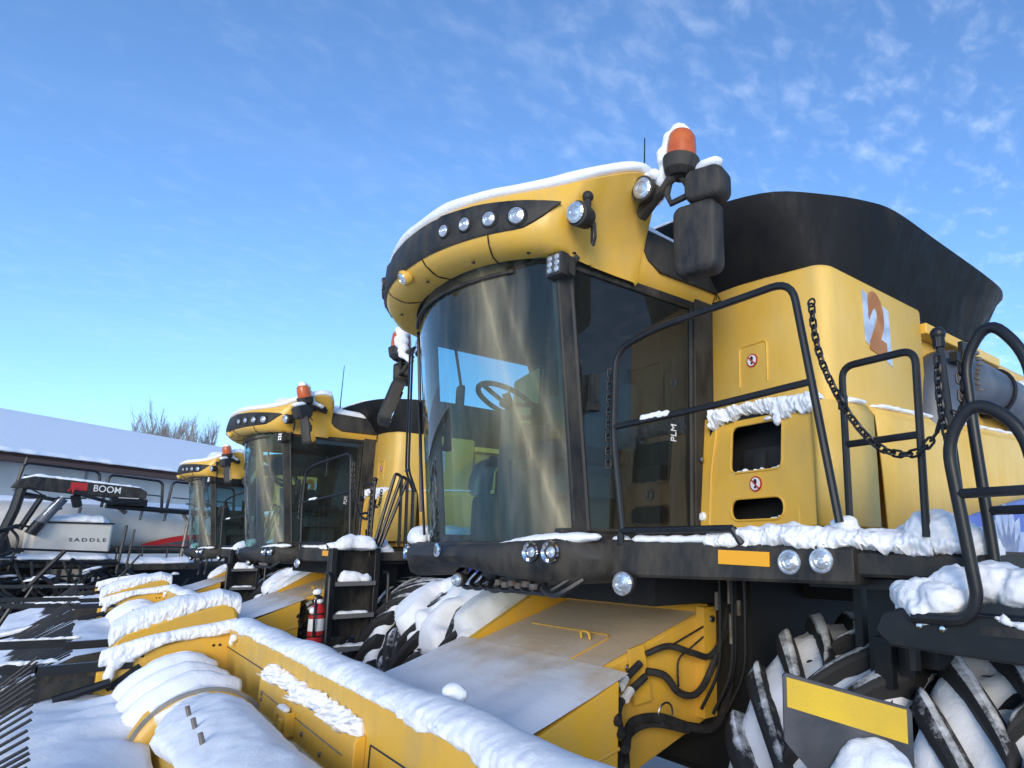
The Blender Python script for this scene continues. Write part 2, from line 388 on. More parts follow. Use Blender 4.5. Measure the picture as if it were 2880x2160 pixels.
# ---------------------------------------------------------------- combine harvester
def wsy(x,z,off=0):    # front surface of the windscreen (x from machine centre)
    return 1.53+.26*(x/.85)**2-.17*(z-2)/1.5-off
ROOF=[]                 # stations of the right half of the roof: outline (x,y), zC, zA
for d in (0,12,24,36,48,60,72,82):
    a=math.radians(d); t=d/82
    ROOF.append((1.14*math.sin(a),1.9-.74*math.cos(a),3.515+.05*t*t,3.73+.02*t+.13*max(0,(d-52)/30)**1.4))
ROOF+=[(1.17,1.90,3.60,3.92),(1.175,2.00,3.62,3.95),(1.14,2.10,3.64,3.935),(1.03,2.17,3.62,3.85),(.93,2.24,3.57,3.76),(.92,2.95,3.57,3.74)]
def roof_profile(s,sgn):
    x,y,zc,za=s
    P=V((x,y,0)); n=(V((0,max(2.0,y),0))-P).normalized()
    side=min(1,max(0,(y-1.2)/.8))
    zb=3.455-.02*side
    i0=V((min(x*.80,.875),wsy(x*.8,3.46)+.0 if y<1.8 else y,0))
    if y<1.8: i0=P+n*(.2+.03*side)
    elif y<2.1: i0=V((.88,y+.02,0))
    else: i0=V((.875,y,0))
    def q(p,z): return V((XM+sgn*p.x,p.y,z))
    rise=za-zc
    ci=max(0,x-.925)*min(1,max(0,(y-1.38)/.42)); m_=V((-1,.0,0))
    pts=[q(i0,zb+.015),q(P+n*.11*(1-min(1,ci*5))+m_*ci*1.05,zb),q(P+n*.035+m_*ci,zb+.03),q(P+n*.004+m_*ci*.95,zc),q(P+m_*ci*.62,zc+rise*.42),q(P+n*.02,za-.01),q(P+n*.05,za+.02),q(P+n*.3,za+.06),q(V((x*.3,1.95+(y-1.95)*.35,0)),3.93)]
    return pts
def roof_rows(n=4):
    st=[V(s) if False else s for s in ROOF]
    out=[]
    for i in range(len(st)-1):
        p0=st[max(i-1,0)];p1=st[i];p2=st[i+1];p3=st[min(i+2,len(st)-1)]
        for k in range(n):
            t=k/n; out.append(tuple(.5*((2*b)+(c-a)*t+(2*a-5*b+4*c-d)*t*t+(3*b-a-3*c+d)*t**3) for a,b,c,d in zip(p0,p1,p2,p3)))
    out.append(st[-1]); return out
RR=roof_rows()
def both():   # stations from viewer-left rear round the front to viewer-right rear
    return [(s,-1) for s in reversed(RR[1:])]+[(s,1) for s in RR]
def fy(x): return 1.9+.28*(x+2.56)    # front edge of the platform
def no_step(parent,c,r):
    x,y,z=c
    sg=G().lathe([(r,0),(r,.004),(0.001,.004)],c,(0,-1,0),28).obj('no_step_sign',RED,parent)
    G().lathe([(r*.80,.0045),(r*.80,.006),(.001,.006)],c,(0,-1,0),28).obj('disc',WHITE,sg)
    g=G()
    for dz,sx,sz in ((.24*r,.27*r,.40*r),(-.44*r,.20*r,.18*r)):
        g.prism([(sx*math.cos(2*PI*k/16),sz*math.sin(2*PI*k/16)) for k in range(16)],lambda u,v,t,dz=dz:V((x+u,y-t,z+dz+v)),.0065,.008)
    g.obj('footprint',BLACKD,sg)
    G().box((x,y-.010,z),(r*1.75,.003,r*.17),Matrix.Rotation(math.radians(45),3,'Y')).obj('slash',RED,sg)

def chain_mesh(g,pts,link=.045,r=.0055):
    n=max(2,int(sum((V(b)-V(a)).length for a,b in zip(pts,pts[1:]))/(link*.72)))
    P=resample(pts,n)
    for i in range(n):
        a,b=P[i],P[i+1]; t=(b-a).normalized(); q=V((1,0,0)).rotation_difference(t)
        ro=Matrix.Rotation(PI/2*(i%2)+.5,3,'X')
        M=q.to_matrix()@ro; c=(a+b)/2; rows=[]
        for k in range(15):
            an=2*PI*k/14; row=[]
            for j in range(6):
                bb=2*PI*j/6; ca=math.cos(an)
                R=link*.30
                p=V(((R+r*math.cos(bb))*ca+(.22*link if ca>0 else -.22*link),(R+r*math.cos(bb))*math.sin(an),r*math.sin(bb)))
                row.append(c+M@p)
            rows.append(row)
        g.loft(rows,True)
def sag(a,b,d,n=24):
    a,b=V(a),V(b); return [a.lerp(b,i/n)-V((0,0,d*4*(i/n)*(1-i/n))) for i in range(n+1)]

def tyre(parent,xc,w,yc,zc,r,snowy,seed,a0_=-52):
    h=w/2
    prof=[(r*.55,-h*.9),(r*.72,-h),(r*.88,-h),(r*.95,-h*.86),(r*.965,0),(r*.95,h*.86),(r*.88,h),(r*.72,h),(r*.55,h*.9)]
    t=G().lathe(prof,(xc,yc,zc),(1,0,0),56,False).obj('wheel',RUB,parent)
    g=G(); N=18
    for sd in (-1,1):
        for i in range(N):
            a0=2*PI*(i+(.5 if sd>0 else 0))/N; rows=[]
            for k in range(9):
                u=k/8; x=sd*h*(-.06+1.08*u); an=a0+.62*(u**.85)-.10
                wd=.062+.030*u
                base=.955*r-.10*r*max(0,u-.78)/.22; top=r*1.07-.06*r*max(0,u-.82)/.18
                row=[]
                for (dw,rad) in ((-wd,base),(-wd*.62,top),(wd*.62,top),(wd,base)):
                    aa=an+dw/r; row.append(V((xc+x,yc-rad*math.cos(aa),zc+rad*math.sin(aa))))
                rows.append(row)
            g.loft(rows,True,True)
    g.obj('tread_lugs',LUG,t,bev=.026)
    G().lathe([(r*.56,-h*.55),(r*.5,-h*.5),(r*.3,-h*.2),(r*.12,-h*.2),(.001,-h*.2)],(xc,yc,zc),(1,0,0),32,False).lathe([(r*.56,-h*.9),(r*.55,0),(r*.56,h*.9)],(xc,yc,zc),(1,0,0),40,False).lathe([(r*.56,h*.55),(r*.5,h*.5),(r*.3,h*.2),(.001,h*.2)],(xc,yc,zc),(1,0,0),32,False).obj('rim',CREAM,t)
    # snow packed between the lugs over the front and top of the tread
    g=G(); rows=[]
    na,nx=46,22
    for i in range(na+1):
        a=math.radians(a0_+i/na*(138-a0_)); row=[]
        for k in range(nx+1):
            u=-1+2*k/nx; nz=noise.noise(V((a*5.5,u*h*7,seed)))+.5*noise.noise(V((a*13,u*h*16,seed+4)))
            edge=max(0,abs(u)-.8)/.2; fall=max(0,(math.radians(-30)-a))*.15
            rad=r*(.945+.035*nz+snowy)-.09*r*edge**2-fall
            row.append(V((xc+u*h*.97,yc-rad*math.cos(a),zc+rad*math.sin(a))))
        rows.append(row)
    inner=[]
    g.loft(rows); g.obj('packed_snow',SNOW,t,solid=.05)
    return t

def make_combine():
    R=thing('combine_harvester',(XM,3,0),'','combine harvester','combine harvesters parked in a row')
    # --- windscreen
    g=G(); nx,nz=28,14
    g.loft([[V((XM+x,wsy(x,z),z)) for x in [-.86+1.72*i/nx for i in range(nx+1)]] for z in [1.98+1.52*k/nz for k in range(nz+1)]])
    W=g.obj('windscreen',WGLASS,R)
    xs=[-.87+1.74*i/24 for i in range(25)]
    g=G()
    g.tube([V((XM+x,wsy(x,3.49,.02),3.49)) for x in xs],.022,8)
    g.obj('seal',BLK,W); G().tube([V((XM+x,wsy(x,1.985,.008),1.985)) for x in xs],.016,8).obj('seal',BLK,W); g=G()
    g.tube([V((XM+x,wsy(x,3.41,.012),3.405)) for x in xs if -.62<x<.7],.010,6)   # printed sunband edge
    g.obj('seal',BLK,W)
    # --- wiper
    g=G(); 
    g.tube([V((XM-.80,wsy(-.80,3.46,.03),3.46)),V((XM-.74,wsy(-.74,2.9,.03),2.9)),V((XM-.6,wsy(-.6,2.25,.03),2.2))],.011,6)
    g.tube([V((XM-.72,wsy(-.72,2.95,.035),2.95)),V((XM-.52,wsy(-.52,2.05,.02),2.05))],.009,6)
    g.obj('wiper',BLKM,R)
    # --- cab frame
    g=G()
    for s in (-1,1):
        x=.86*s
        def pt(dx,z): return V((XM+x+s*dx,wsy(.86,z)+.03,z))
        g.loft([[pt(-.045,z)+V((0,-.025,0)),pt(.02,z)+V((0,-.03,0)),pt(.025,z)+V((0,.05,0)),pt(-.045,z)+V((0,.05,0))] for z in (1.95,2.7,3.48)],True,True)
        g.span((XM+x-s*.06,2.62,1.95),(XM+x+s*.03,2.80,3.5))
        g.span((XM+x-s*.05,1.64,3.41),(XM+x+s*.02,2.62,3.50))
        g.span((XM+x-s*.05,1.72,1.93),(XM+x+s*.02,2.62,2.06))
    g.span((XM-.86,2.72,1.95),(XM-.45,2.80,3.5)).span((XM+.45,2.72,1.95),(XM+.86,2.80,3.5)).span((XM-.86,2.72,1.95),(XM+.86,2.8,2.5)).span((XM-.45,2.72,3.2),(XM+.45,2.80,3.5)).span((XM-.45,2.75,2.5),(XM+.45,2.775,3.2))
    g.span((XM-.86,1.72,1.88),(XM+.86,2.78,1.96))
    g.loft([[V((XM+x,wsy(x,2)+.02,1.86)),V((XM+x,wsy(x,2)+.02,1.955)),V((XM+x,1.9,1.957))] for x in xs])
    g.span((XM-.85,1.6,3.475),(XM+.85,2.75,3.49))
    g.loft([[V((XM+x,wsy(x,3.49,-.12),3.492)),V((XM+x,wsy(x,3.49,.0),3.490)),V((XM+x,wsy(x,3.49,.085),3.476))] for x in xs])
    g.obj('cab_frame',BLK,R,bev=.008)
    # --- door glass on both sides
    for s in (1,-1):
        x=XM+s*.872
        d=G().loft([[V((x,wsy(.86,z)+.085,z)),V((x,2.60,z))] for z in (2.05,2.5,3.0,3.42)]).obj('door',DGLASS,R)
        g=G()
        rim=[V((x+s*.006,wsy(.86,2.05)+.085,2.05)),V((x+s*.006,wsy(.86,3.42)+.085,3.42)),V((x+s*.006,2.60,3.42)),V((x+s*.006,2.60,2.05))]
        for a,b in zip(rim,rim[1:]+rim[:1]): g.tube([a,b],.014,6)
        g.obj('door_seal',BLK,d)
        G().box((x+s*.03,1.87,2.78),(.04,.05,.16),bev=.012).box((x+s*.035,1.87,2.68),(.05,.06,.05),bev=.012).obj('door_handle',BLK,d)
    text('sticker','PLM',.06,WHITE,R,(XM+.876,2.46,2.62),(0,.02,1),(0,-1,.02))
    # --- interior
    g=G()
    cx,cy=XM-.06,1.88
    g.tube([(cx,cy+.16,2.0),(cx,cy+.10,2.4),(cx,cy+.02,2.82)],.05,10,rad=[.11,.085,.05])
    g.box((cx,cy+.12,2.25),(.2,.14,.55),Matrix.Rotation(.12,3,'X'),.03)
    g.box((cx+.02,cy+.16,2.2),(.30,.22,.5),Matrix.Rotation(.12,3,'X'),.04)
    st=g.obj('steering_column',INTG,R)
    g=G().box((XM-.52,2.28,2.42),(.16,.34,.86),None,.04).box((XM-.50,2.2,2.15),(.3,.5,.35),None,.05).tube([(XM-.50,2.2,2.85),(XM-.50,2.1,3.05)],.03,8); g.obj('side_console',INTG,R)
    rot=Matrix.Rotation(math.radians(24),3,'X')
    g=G().ring((cx,cy,2.88),.19,.017,(0,.42,.9),32,8)
    for a in (0.5,2.6,4.7):
        g.tube([V((cx,cy,2.86)),V((cx+.18*math.cos(a),cy+.18*math.sin(a),2.88-.088*math.sin(a)))],.014,6)
    g.sphere((cx,cy,2.86),.045,(1,1,.6)); g.obj('steering_wheel',INT,st)
    g=G().box((XM,2.38,2.35),(.52,.5,.16),None,.05).box((XM,2.64,2.72),(.5,.14,.72),Matrix.Rotation(-.12,3,'X'),.05).box((XM,2.66,3.12),(.28,.1,.2),None,.04).box((XM,2.4,2.15),(.3,.3,.3))
    g.obj('seat',INTG,R)
    g=G().box((XM+.36,2.2,2.52),(.16,.6,.1),None,.03).box((XM+.44,2.0,2.75),(.24,.04,.2),Matrix.Rotation(.4,3,'Z'),.015).tube([(XM+.42,2.1,2.5),(XM+.43,2.02,2.7)],.02)
    g.box((XM+.30,1.98,2.62),(.04,.05,.14),None,.015); g.obj('armrest_console',INT,R)
    for sg in (-1,1): G().box((XM+sg*.82,2.60,2.55),(.04,.22,1.1),None,.015).obj('rear_trim',INT,R)
    g=G().box((XM-.62,1.82,2.98),(.10,.04,.2),None,.03).tube([(XM-.62,1.82,3.08),(XM-.62,1.75,3.4)],.01); g.obj('interior_mirror',INT,R)
    # --- roof
    rows=[roof_profile(s,g_) for s,g_ in both()]
    rf=G().loft(rows).obj('cab_roof',YEL,R,ang=60)
    # seams in the roof moulding
    for d in (-18,12,38):
        s=min(RR,key=lambda q:abs(math.degrees(math.atan2(q[0],(1.9-q[1])*1.1/.7 if q[1]<1.9 else 1e-3))-abs(d)))
        pr=roof_profile(s,1 if d>0 else -1)[0:4]
        ctr=V((XM,2.0,3.6)); G().tube([p+(p-ctr).normalized()*.001 for p in cr(pr,4)],.004,5).obj('panel_gap',BLACKD,rf)
    for d in (-30,6,30,52,70):
        a=math.radians(abs(d)); p=V((1.14*math.sin(a)*.905,1.9-.74*math.cos(a)*.86,3.452)); G().lathe([(.010,0),(.010,.006),(.001,.006)],(XM+(p.x if d>0 else -p.x),p.y,p.z),(0,0,-1),10).obj('screw',BLACKD,rf)
    # dark lamp band with tapered ends
    g=G(); band=[]
    A=[]
    for s,sg in both():
        ang=math.degrees(math.atan2(s[0],max(1e-3,(1.9-s[1])*1.1/.7)))
        if s[1]>1.9 or ang>63: continue
        x,y,zc,za=s; P=V((x,y,0)); n=(V((0,2.0,0))-P).normalized()
        k=max(0,min(1,(ang-14)/48)); hi=(za-.012)*(1-k)+3.672*k if ang>14 else za-.012
        q_=max(0,(ang-49)/13); lo=zc-.004+(hi-zc)*min(1,q_)**1.7*.98; tp=1-k
        row=[]
        for f,o_ in ((0,-.004),(.06,.010),(.5,.014),(.94,.010),(1,-.002)):
            z=lo+(hi-lo)*f; p=P-n*o_
            if z>za-.03: p=p+n*.012
            if ang>50: p=p+n*.008*((ang-50)/13)
            row.append(V((XM+sg*p.x,p.y,z)))
        band.append(row)
    LB=G().loft(band,False).obj('light_band',BLK,rf,ang=60)
    def onroof(deg,z,off=0):
        a=math.radians(abs(deg)); P=V((1.14*math.sin(a),1.9-.74*math.cos(a),0)); n=V((math.sin(a)/1.14,-math.cos(a)/.74,0)).normalized()
        P=P+n*off; sg=1 if deg>=0 else -1
        return V((XM+sg*P.x,P.y,z)),V((sg*n.x,n.y,-.12))
    for sg in (1,-1):
        for deg,rr in ((23.5,.040),(31.5,.043),(40,.046),(49,.052)):
            c,ax=onroof(deg*sg,3.607-.0003*deg,.016)
            h=G(); l=G(); disc_lamp(h,l,c,ax,rr*.86)
            ho=h.obj('work_lamp',BLK,rf); l.obj('lamp_lens',LENS,ho,smooth=False)
    c,ax=onroof(0,3.475,-.010)
    h=G(); l=G(); disc_lamp(h,l,c,(ax.x,ax.y,-.7),.036); ho=h.obj('side_marker_lamp',YEL,rf); l.obj('lamp_lens',LENS,ho,smooth=False)
    # hanging corner lamps
    for sg in (1,-1):
        c=V((XM+sg*1.075,1.665,3.60)); ax=V((sg*.28,-.9,-.12)).normalized()
        G().sphere(c+V((-sg*.02,.02,.0)),.13,(.9,.55,.9),3).obj('lamp_recess',YEL,rf) if False else None
        h=G().lathe([(.02,-.10),(.055,-.085),(.062,-.02),(.064,0),(.055,.006)],c-ax*-.06,ax,18)
        h.tube([c+V((0,.02,.05)),c+V((0,.02,.11))],.018,8).sphere(c+V((0,.02,.12)),.03)
        h.tube([c+V((.0,.05,-.03)),c+V((0,.05,-.12)),c+V((sg*.03,.04,-.15)),c+V((sg*.06,.03,-.12)),c+V((sg*.05,.03,-.04))],.008,6)
        ho=h.obj('corner_lamp',BLK,rf); G().lathe([(.054,.010),(.044,.018),(.030,.020),(.027,.015),(.012,.020),(.001,.020)],c-ax*-.065,ax,18,False).obj('lamp_lens',LENS,ho,smooth=False)
    # dark vent panel along both rear sides of the roof
    for sg in (1,-1):
        x=XM+sg*.928
        po=[(2.165,3.78),(2.16,3.66),(2.215,3.59),(2.31,3.545),(2.98,3.545),(2.98,3.75),(2.6,3.76),(2.3,3.775)]
        G().prism(po,lambda u,v,t:V((x+sg*t+0,u,v)),-.02,.012).obj('side_vent',BLK,rf,bev=.01)
    # snow on the roof
    g=G(); rows=[]
    for s,sg in both():
        x,y,zc,za=s; P=V((x,y,0)); n=(V((0,max(2.0,y),0))-P).normalized(); nn=.012*noise.noise(V((x*4*sg,y*4,1)))
        th=.085 if y<2.1 else .11
        if y>2.1: P=V((x-.02,y,0))
        def q(p,z): return V((XM+sg*p.x,p.y,z))
        rows.append([q(P+n*.10,za-.02),q(P+n*.022,za+.004),q(P+n*.006,za+.022+nn),q(P+n*.016,za+th*.62+nn),q(P+n*.065,za+th*.95+nn),q(P+n*.2,za+th*1.25+nn),q(P+n*.4,za+th*1.5),q(V((x*.3,1.95+(y-1.95)*.35,0)),4.04)])
    g.loft(rows)
    for v in g.b.verts:
        if v.co.z>3.78: v.co.z+=.018*noise.noise(v.co*2.4)
    g.obj('roof_snow',SNOW,rf,ang=80)
    # LED lamp at the windscreen corner
    for sg in (1,-1):
        c=V((XM+sg*.90,1.63,3.385)); ro=Matrix.Rotation(sg*math.radians(12),3,'Z')
        h=G().box(c,(.12,.06,.125),ro,.014).box(c+ro@V((0,.05,.01)),(.10,.06,.10),ro,.006).tube([c+V((0,.06,.0)),c+V((.02*sg,.1,.08))],.02,8)
        ho=h.obj('led_lamp',BLK,R); l=G(); k=G().box(c+ro@V((0,-.030,0)),(.096,.006,.10),ro).obj('lamp_face',GREY,ho)
        for i in range(2):
            for j in range(3): l.lathe([(.017,0),(.012,.006),(.001,.008)],c+ro@V((-.025+.05*i,-.034,-.032+.032*j)),ro@V((0,-1,0)),12,False)
        l.obj('lamp_lens',LENS,ho,smooth=False)
    # beacon, mirrors, arm, side lamp
    for sg in (1,-1):
        def m(x,y,z):
            k=1 if sg<0 else 0; return V((XM+sg*(x-XM+.42*k*min(1,max(0,(x+2.5)/.25))),y-.30*k*min(1,max(0,(x+2.5)/.25)),z-.36*k*min(1,max(0,(x+2.5)/.25))))
        bx=m(-2.215,2.08,3.855); BS=1.12
        g=G().tube([m(-2.50,2.05,3.80),m(-2.36,2.06,3.82),m(-2.28,2.05,3.86),m(-2.21,2.07,3.90)],.024,8)
        g.tube([m(-2.26,2.06,3.92),m(-2.30,2.06,3.80),m(-2.27,2.06,3.735),m(-2.19,2.1,3.76),m(-2.14,2.12,3.80)],.017,8)
        g.tube([m(-2.22,2.08,3.88),m(-2.18,2.1,3.80)],.014,6).box(m(-2.42,2.05,3.80),(.20,.05,.06),Matrix.Rotation(-sg*.5,3,'Y'),.01)
        PVT=m(-2.50,2.05,3.80); ar=g.obj('mirror_arm',BLK,R,pivot=PVT); OLD=ORG.copy(); setorg(PVT)
        G().lathe([(r_*BS,h_*BS) for r_,h_ in [(.05,-.03),(.078,-.005),(.085,.03),(.088,.055),(.08,.06),(.001,.06)]],bx+V((0,0,.05)),(.06*sg,0,1),24).tube([bx+V((0,0,.01)),bx+V((0,0,.06))],.03,8).obj('beacon_base',BLK,ar)
        G().lathe([(r_*BS,h_*BS) for r_,h_ in [(.072,.06),(.07,.12),(.064,.17),(.05,.192),(.02,.2),(.001,.2)]],bx+V((0,0,.05)),(.06*sg,0,1),24).obj('beacon_lens',AMBL,ar)
        g=G()
        for i in range(9):
            t=i/8; an=t*1.9; g.sphere(bx+V((-sg*(.088*math.cos(an)-.0),-.035+.04*t,.13+.145*math.sin(an))),.036+.008*math.sin(i*2.1),(1,1.5,1.1),2)
        for (dx,dy,dz,rr) in ((-.095,-.02,.10,.032),(-.10,-.03,.065,.034),(-.12,-.03,.03,.03),(-.15,-.02,.01,.028),(-.18,0,-.01,.028),(-.21,0,-.03,.026)): g.sphere(bx+V((dx*sg,dy+.01,dz)),rr,(1.1,1.4,1),2)
        snow(g,'snow_cap',ar,.012,.012,.05,.004,.03,2)
        c=m(-2.40,1.98,3.845); ax=V((sg*.25,-1,-.1)).normalized()
        h=G().lathe([(.03,-.06),(.06,-.045),(.068,0),(.07,.012),(.058,.016),(.056,.004)],c,ax,20); ho=h.obj('round_lamp',BLK,ar)
        G().lathe([(.057,.016),(.046,.022),(.034,.024),(.030,.019),(.014,.024),(.001,.024)],c,ax,20,False).obj('lamp_lens',LENS,ho,smooth=False)
        # upper wide-angle mirror
        pv=m(-2.06,2.2,3.8)
        def shell(c,w,d,h,yaw,tilt,r):
            ro=Matrix.Rotation(yaw,3,'Z')@Matrix.Rotation(tilt,3,'X'); g=G(); rows=[]
            for yy,k in ((-d*.5,.78),(-d*.42,.93),(-d*.2,1),(d*.5,1)):
                rows.append([c+ro@V((u*k,yy,v*k)) for u,v in rrect(-w/2,w/2,-h/2,h/2,r,5)])
            g.loft(rows,True,True); return g,ro
        g,ro=shell(m(-2.085,2.14,3.785),.22,.12,.17,sg*.35,.05,.05); g.obj('wide_mirror',BLK,ar,ang=60)
        snow(G().sphere(m(-2.07,2.14,3.885),.08,(1.25,.7,.42)).sphere(m(-2.11,2.14,3.89),.05,(1,.8,.6)),'snow_cap',ar,.012,.014,.06,.004,.03,2)
        mo=V(m(-2.16,2.12,3.74)); g,ro=shell(V(m(-2.145,2.13,3.51)),.25,.10,.385,sg*.30,.03,.05)
        mb=g.obj('mirror',BLK,ar,ang=60,pivot=mo)
        if sg<0: mb.rotation_euler=(-.32,0,0)
        g=G().prism(rrect(-.10,.10,-.16,.16,.04),lambda u,v,t:V(m(-2.145,2.13,3.51))+ro@V((u,.052+t,v)),0,.004)
        om=ORG.copy(); setorg(mo); mg=g.obj('mirror_glass',MIRR,mb); setorg(om)
        snow(G().sphere(m(-2.40,2.02,3.93),.035).sphere(m(-2.36,2.02,3.93),.035).sphere(m(-2.44,2.0,3.90),.035).sphere(m(-2.47,2.02,3.88),.03),'snow_cap',ar,.012,.014,.06,.004,.03,2)
        setorg(OLD)
    # aerial
    G().tube([(-2.78,2.3,3.78),(-2.78,2.3,3.95),(-2.78,2.3,4.50)],.006,6,rad=[.010,.007,.004]).obj('aerial',BLKM,R)
    # grab rails at the far side of the windscreen
    g=G()
    for dx in (0,.05):
        g.tube(fillet([(XM-.88-dx,1.66,3.42),(XM-.93-dx,1.58,3.38),(XM-.93-dx,1.62,2.5),(XM-.92-dx,1.68,2.35)],.05),.008,6)
    g.tube([(XM-.93,1.62,2.5),(XM-.98,1.62,2.5)],.01,6); g.obj('grab_rail',BLKM,R)
    # --- nose bumper below the windscreen
    rows=[]
    N=40
    for i in range(N+1):
        u=-1+2*i/N; x=1.04*u; a=abs(u); y0=1.43+.30*a*a+.10*max(0,a-.85)/.15
        zt=1.985+.035*max(0,(a-.45)/.4 if a<.85 else 1)-.05*max(0,(a-.9)/.1)
        zb=1.865-.075*max(0,min(1,(a-.25)/.5))+.06*max(0,(a-.88)/.12)
        d=.10+.05*a
        rows.append([V((XM+x,y0+d+.12,zt)),V((XM+x,y0+.07,zt)),V((XM+x,y0+.025,zt-.018)),V((XM+x,y0,zt-.06)),V((XM+x,y0+.004,(zt+zb)/2)),V((XM+x,y0+.03,zb+.025)),V((XM+x,y0+.08,zb)),V((XM+x,y0+d+.2,zb))])
    bu=G().loft(rows,False,True).obj('nose_bumper',BLK,R,ang=50)
    for sg in (1,-1):
        for px_,rr in ((.80,.040),(.90,.043)):
            x=px_*sg; y=1.43+.30*(px_/1.04)**2; c=V((XM+x,y-.004,1.945)); ax=V((sg*.30*px_,-1,-.02)).normalized()
            g=G().lathe([(rr*.55,-.03),(rr*.75,-.012),(rr*1.1,.012),(rr*1.18,.016),(rr*1.22,.004)],c,ax,24,False); ho=g.obj('headlight',CHROME,bu)
            G().lathe([(rr*.62,.002),(rr*.5,.010),(rr*.3,.014),(rr*.26,.010),(.001,.014)],c,ax,20,False).obj('lamp_lens',LENS,ho,smooth=False)
    c=V((XM+.12,1.428,1.955)); bo=G().lathe([(.036,0),(.036,.008),(.03,.011),(.001,.011)],c,(0,-1,0),24).obj('badge',CHROME,bu)
    for v in bo.data.vertices: v.co.x*=1
    g=G()
    for q,(a,l) in enumerate(((-.7,.026),(0,.03),(.7,.026))):
        g.prism([(0,-.02),(.007+.01*math.sin(a),0),(math.sin(a)*l,math.cos(a)*l),(-.007+.01*math.sin(a),0)],lambda u,v,t:c+V((u,-t,v-.004)),.0115,.014)
    g.obj('emblem',GREY,bo)
    g=G()
    for i in range(12):
        t=i/11; x=.50+.50*t; g.sphere((XM+x,1.43+.30*(x/1.04)**2+.11,1.985+.03*t),.03+.04*math.sin(t*PI*.85),(1.3,.9,.5))
    snow(g,'snow_cap',bu,.016,.014,.08,.006,.03)
    g=G()
    for i in range(7):
        t=i/6; x=-.80-.25*t; g.sphere((XM+x,1.43+.30*(x/1.04)**2+.08,2.02+.03*math.sin(t*PI)),.05+.05*math.sin(t*PI*.9),(1,1,.8))
    snow(g,'snow_cap',bu,.016,.02,.08,.006,.03)
    # pipes and small lamps under the nose
    g=G(); rd=random.Random(3)
    for i in range(9):
        x=XM-.1+.11*i; g.tube(cr([(x,1.75,1.84),(x+.05,1.66,1.76+.03*rd.random()),(x+.16,1.66,1.75),(x+.25,1.75,1.82)],4),.010+.006*rd.random(),6)
    g.box((XM+.55,1.68,1.80),(.30,.05,.03)).box((XM+.2,1.72,1.81),(.16,.06,.05))
    g.obj('hose_bundle',BLKM,R)
    for i in range(6): G().box((XM+.42+.07*i,1.64,1.79-.01*(i%2)),(.035,.03,.03),None,.006).obj('pipe_coupling',DULL,R)
    for x,y,z,rr in ((XM+.10,1.56,1.795,.036),(-2.44,1.91,1.80,.055)):
        h=G().lathe([(rr*.5,-.06),(rr*1.05,-.03),(rr*1.1,0),(rr*.95,.006)],(x,y,z),(.35,-1,-.05),18); h.tube([(x,y+.03,z),(x,y+.05,z+.06)],.012,6)
        ho=h.obj('fog_lamp',BLK,R); G().lathe([(rr,.008),(rr*.8,.018),(rr*.55,.022),(rr*.5,.017),(rr*.25,.022),(.001,.022)],(x,y,z),(.35,-1,-.05),18,False).obj('lamp_lens',LENS,ho,smooth=False)
    # --- platform
    def pl(x0,x1): return [V((x,fy(x),0)) for x in [x0+(x1-x0)*i/6 for i in range(7)]]
    g=G()
    def beam(x0,x1,zt0,zt1,zb0,zb1,dy):
        rows=[]
        for i in range(9):
            t=i/8; x=x0+(x1-x0)*t; y=fy(x)+dy; a=zt0+(zt1-zt0)*t; b=zb0+(zb1-zb0)*t
            rows.append([V((x,y+.9-.3*t*0,a)),V((x,y+.012,a)),V((x,y,a-.014)),V((x,y,b+.014)),V((x,y+.012,b)),V((x,y+.9,b))])
        g.loft(rows,True,True)
    beam(-2.62,-1.40,2.008,1.965,1.83,1.82,0)
    beam(-1.42,-.92,1.955,1.935,1.85,1.84,.035)
    PLT=g.obj('platform',BLK,R,bev=.004)
    G().prism([(-1.965,1.895),(-1.735,1.885),(-1.735,1.945),(-1.965,1.955)],lambda u,v,t:V((u,fy(u)-t,v)),.001,.006).obj('reflector',AMBER,PLT)
    G().prism([(MX(-2.1),1.895),(MX(-2.28),1.895),(MX(-2.28),1.955),(MX(-2.1),1.955)],lambda u,v,t:V((u,2.0-t,v)),.001,.006).obj('reflector',AMBER,PLT)
    for x in (-1.655,-1.525):
        c=V((x,fy(x)+.002,1.905 if x<-1.6 else 1.912)); ax=V((.27,-1,0)).normalized()
        h=G().lathe([(.060,-.02),(.066,.003),(.052,.004),(.050,-.012)],c,ax,24,False); ho=h.obj('platform_lamp',BLK,PLT)
        G().lathe([(.051,.004),(.046,.010),(.040,.011),(.037,.006),(.026,.011),(.023,.006),(.012,.013),(.001,.013)],c,ax,24,False).obj('lamp_lens',LENS,ho,smooth=False)
    # far-side platform
    g=G().span((MX(-2.62),2.0,1.83),(MX(-1.75),2.7,2.0)); g.obj('side_deck',BLK,R,bev=.008)
    snow(srun(G(),[(MX(-2.6),2.15,2.0),(MX(-2.2),2.15,2.02),(MX(-1.8),2.2,2.0)],.15,.12,3),'deck_snow',R)
    # platform snow
    g=G(); 
    srun(g,[(-2.0,fy(-2.0)+.14,1.99),(-1.8,fy(-1.8)+.14,1.985),(-1.5,fy(-1.5)+.14,1.97),(-1.2,fy(-1.2)+.16,1.96),(-.95,fy(-.95)+.16,1.93)],.11,.075,1,.4,.02,26)
    for x,y,z,r in ((-1.15,2.42,2.03,.11),(-1.06,2.44,1.99,.09),(-1.28,2.5,2.0,.09),(-1.75,2.28,2.02,.05),(-1.48,2.3,2.06,.045),): g.sphere((x,y,z),r,(1.2,1.1,.7))
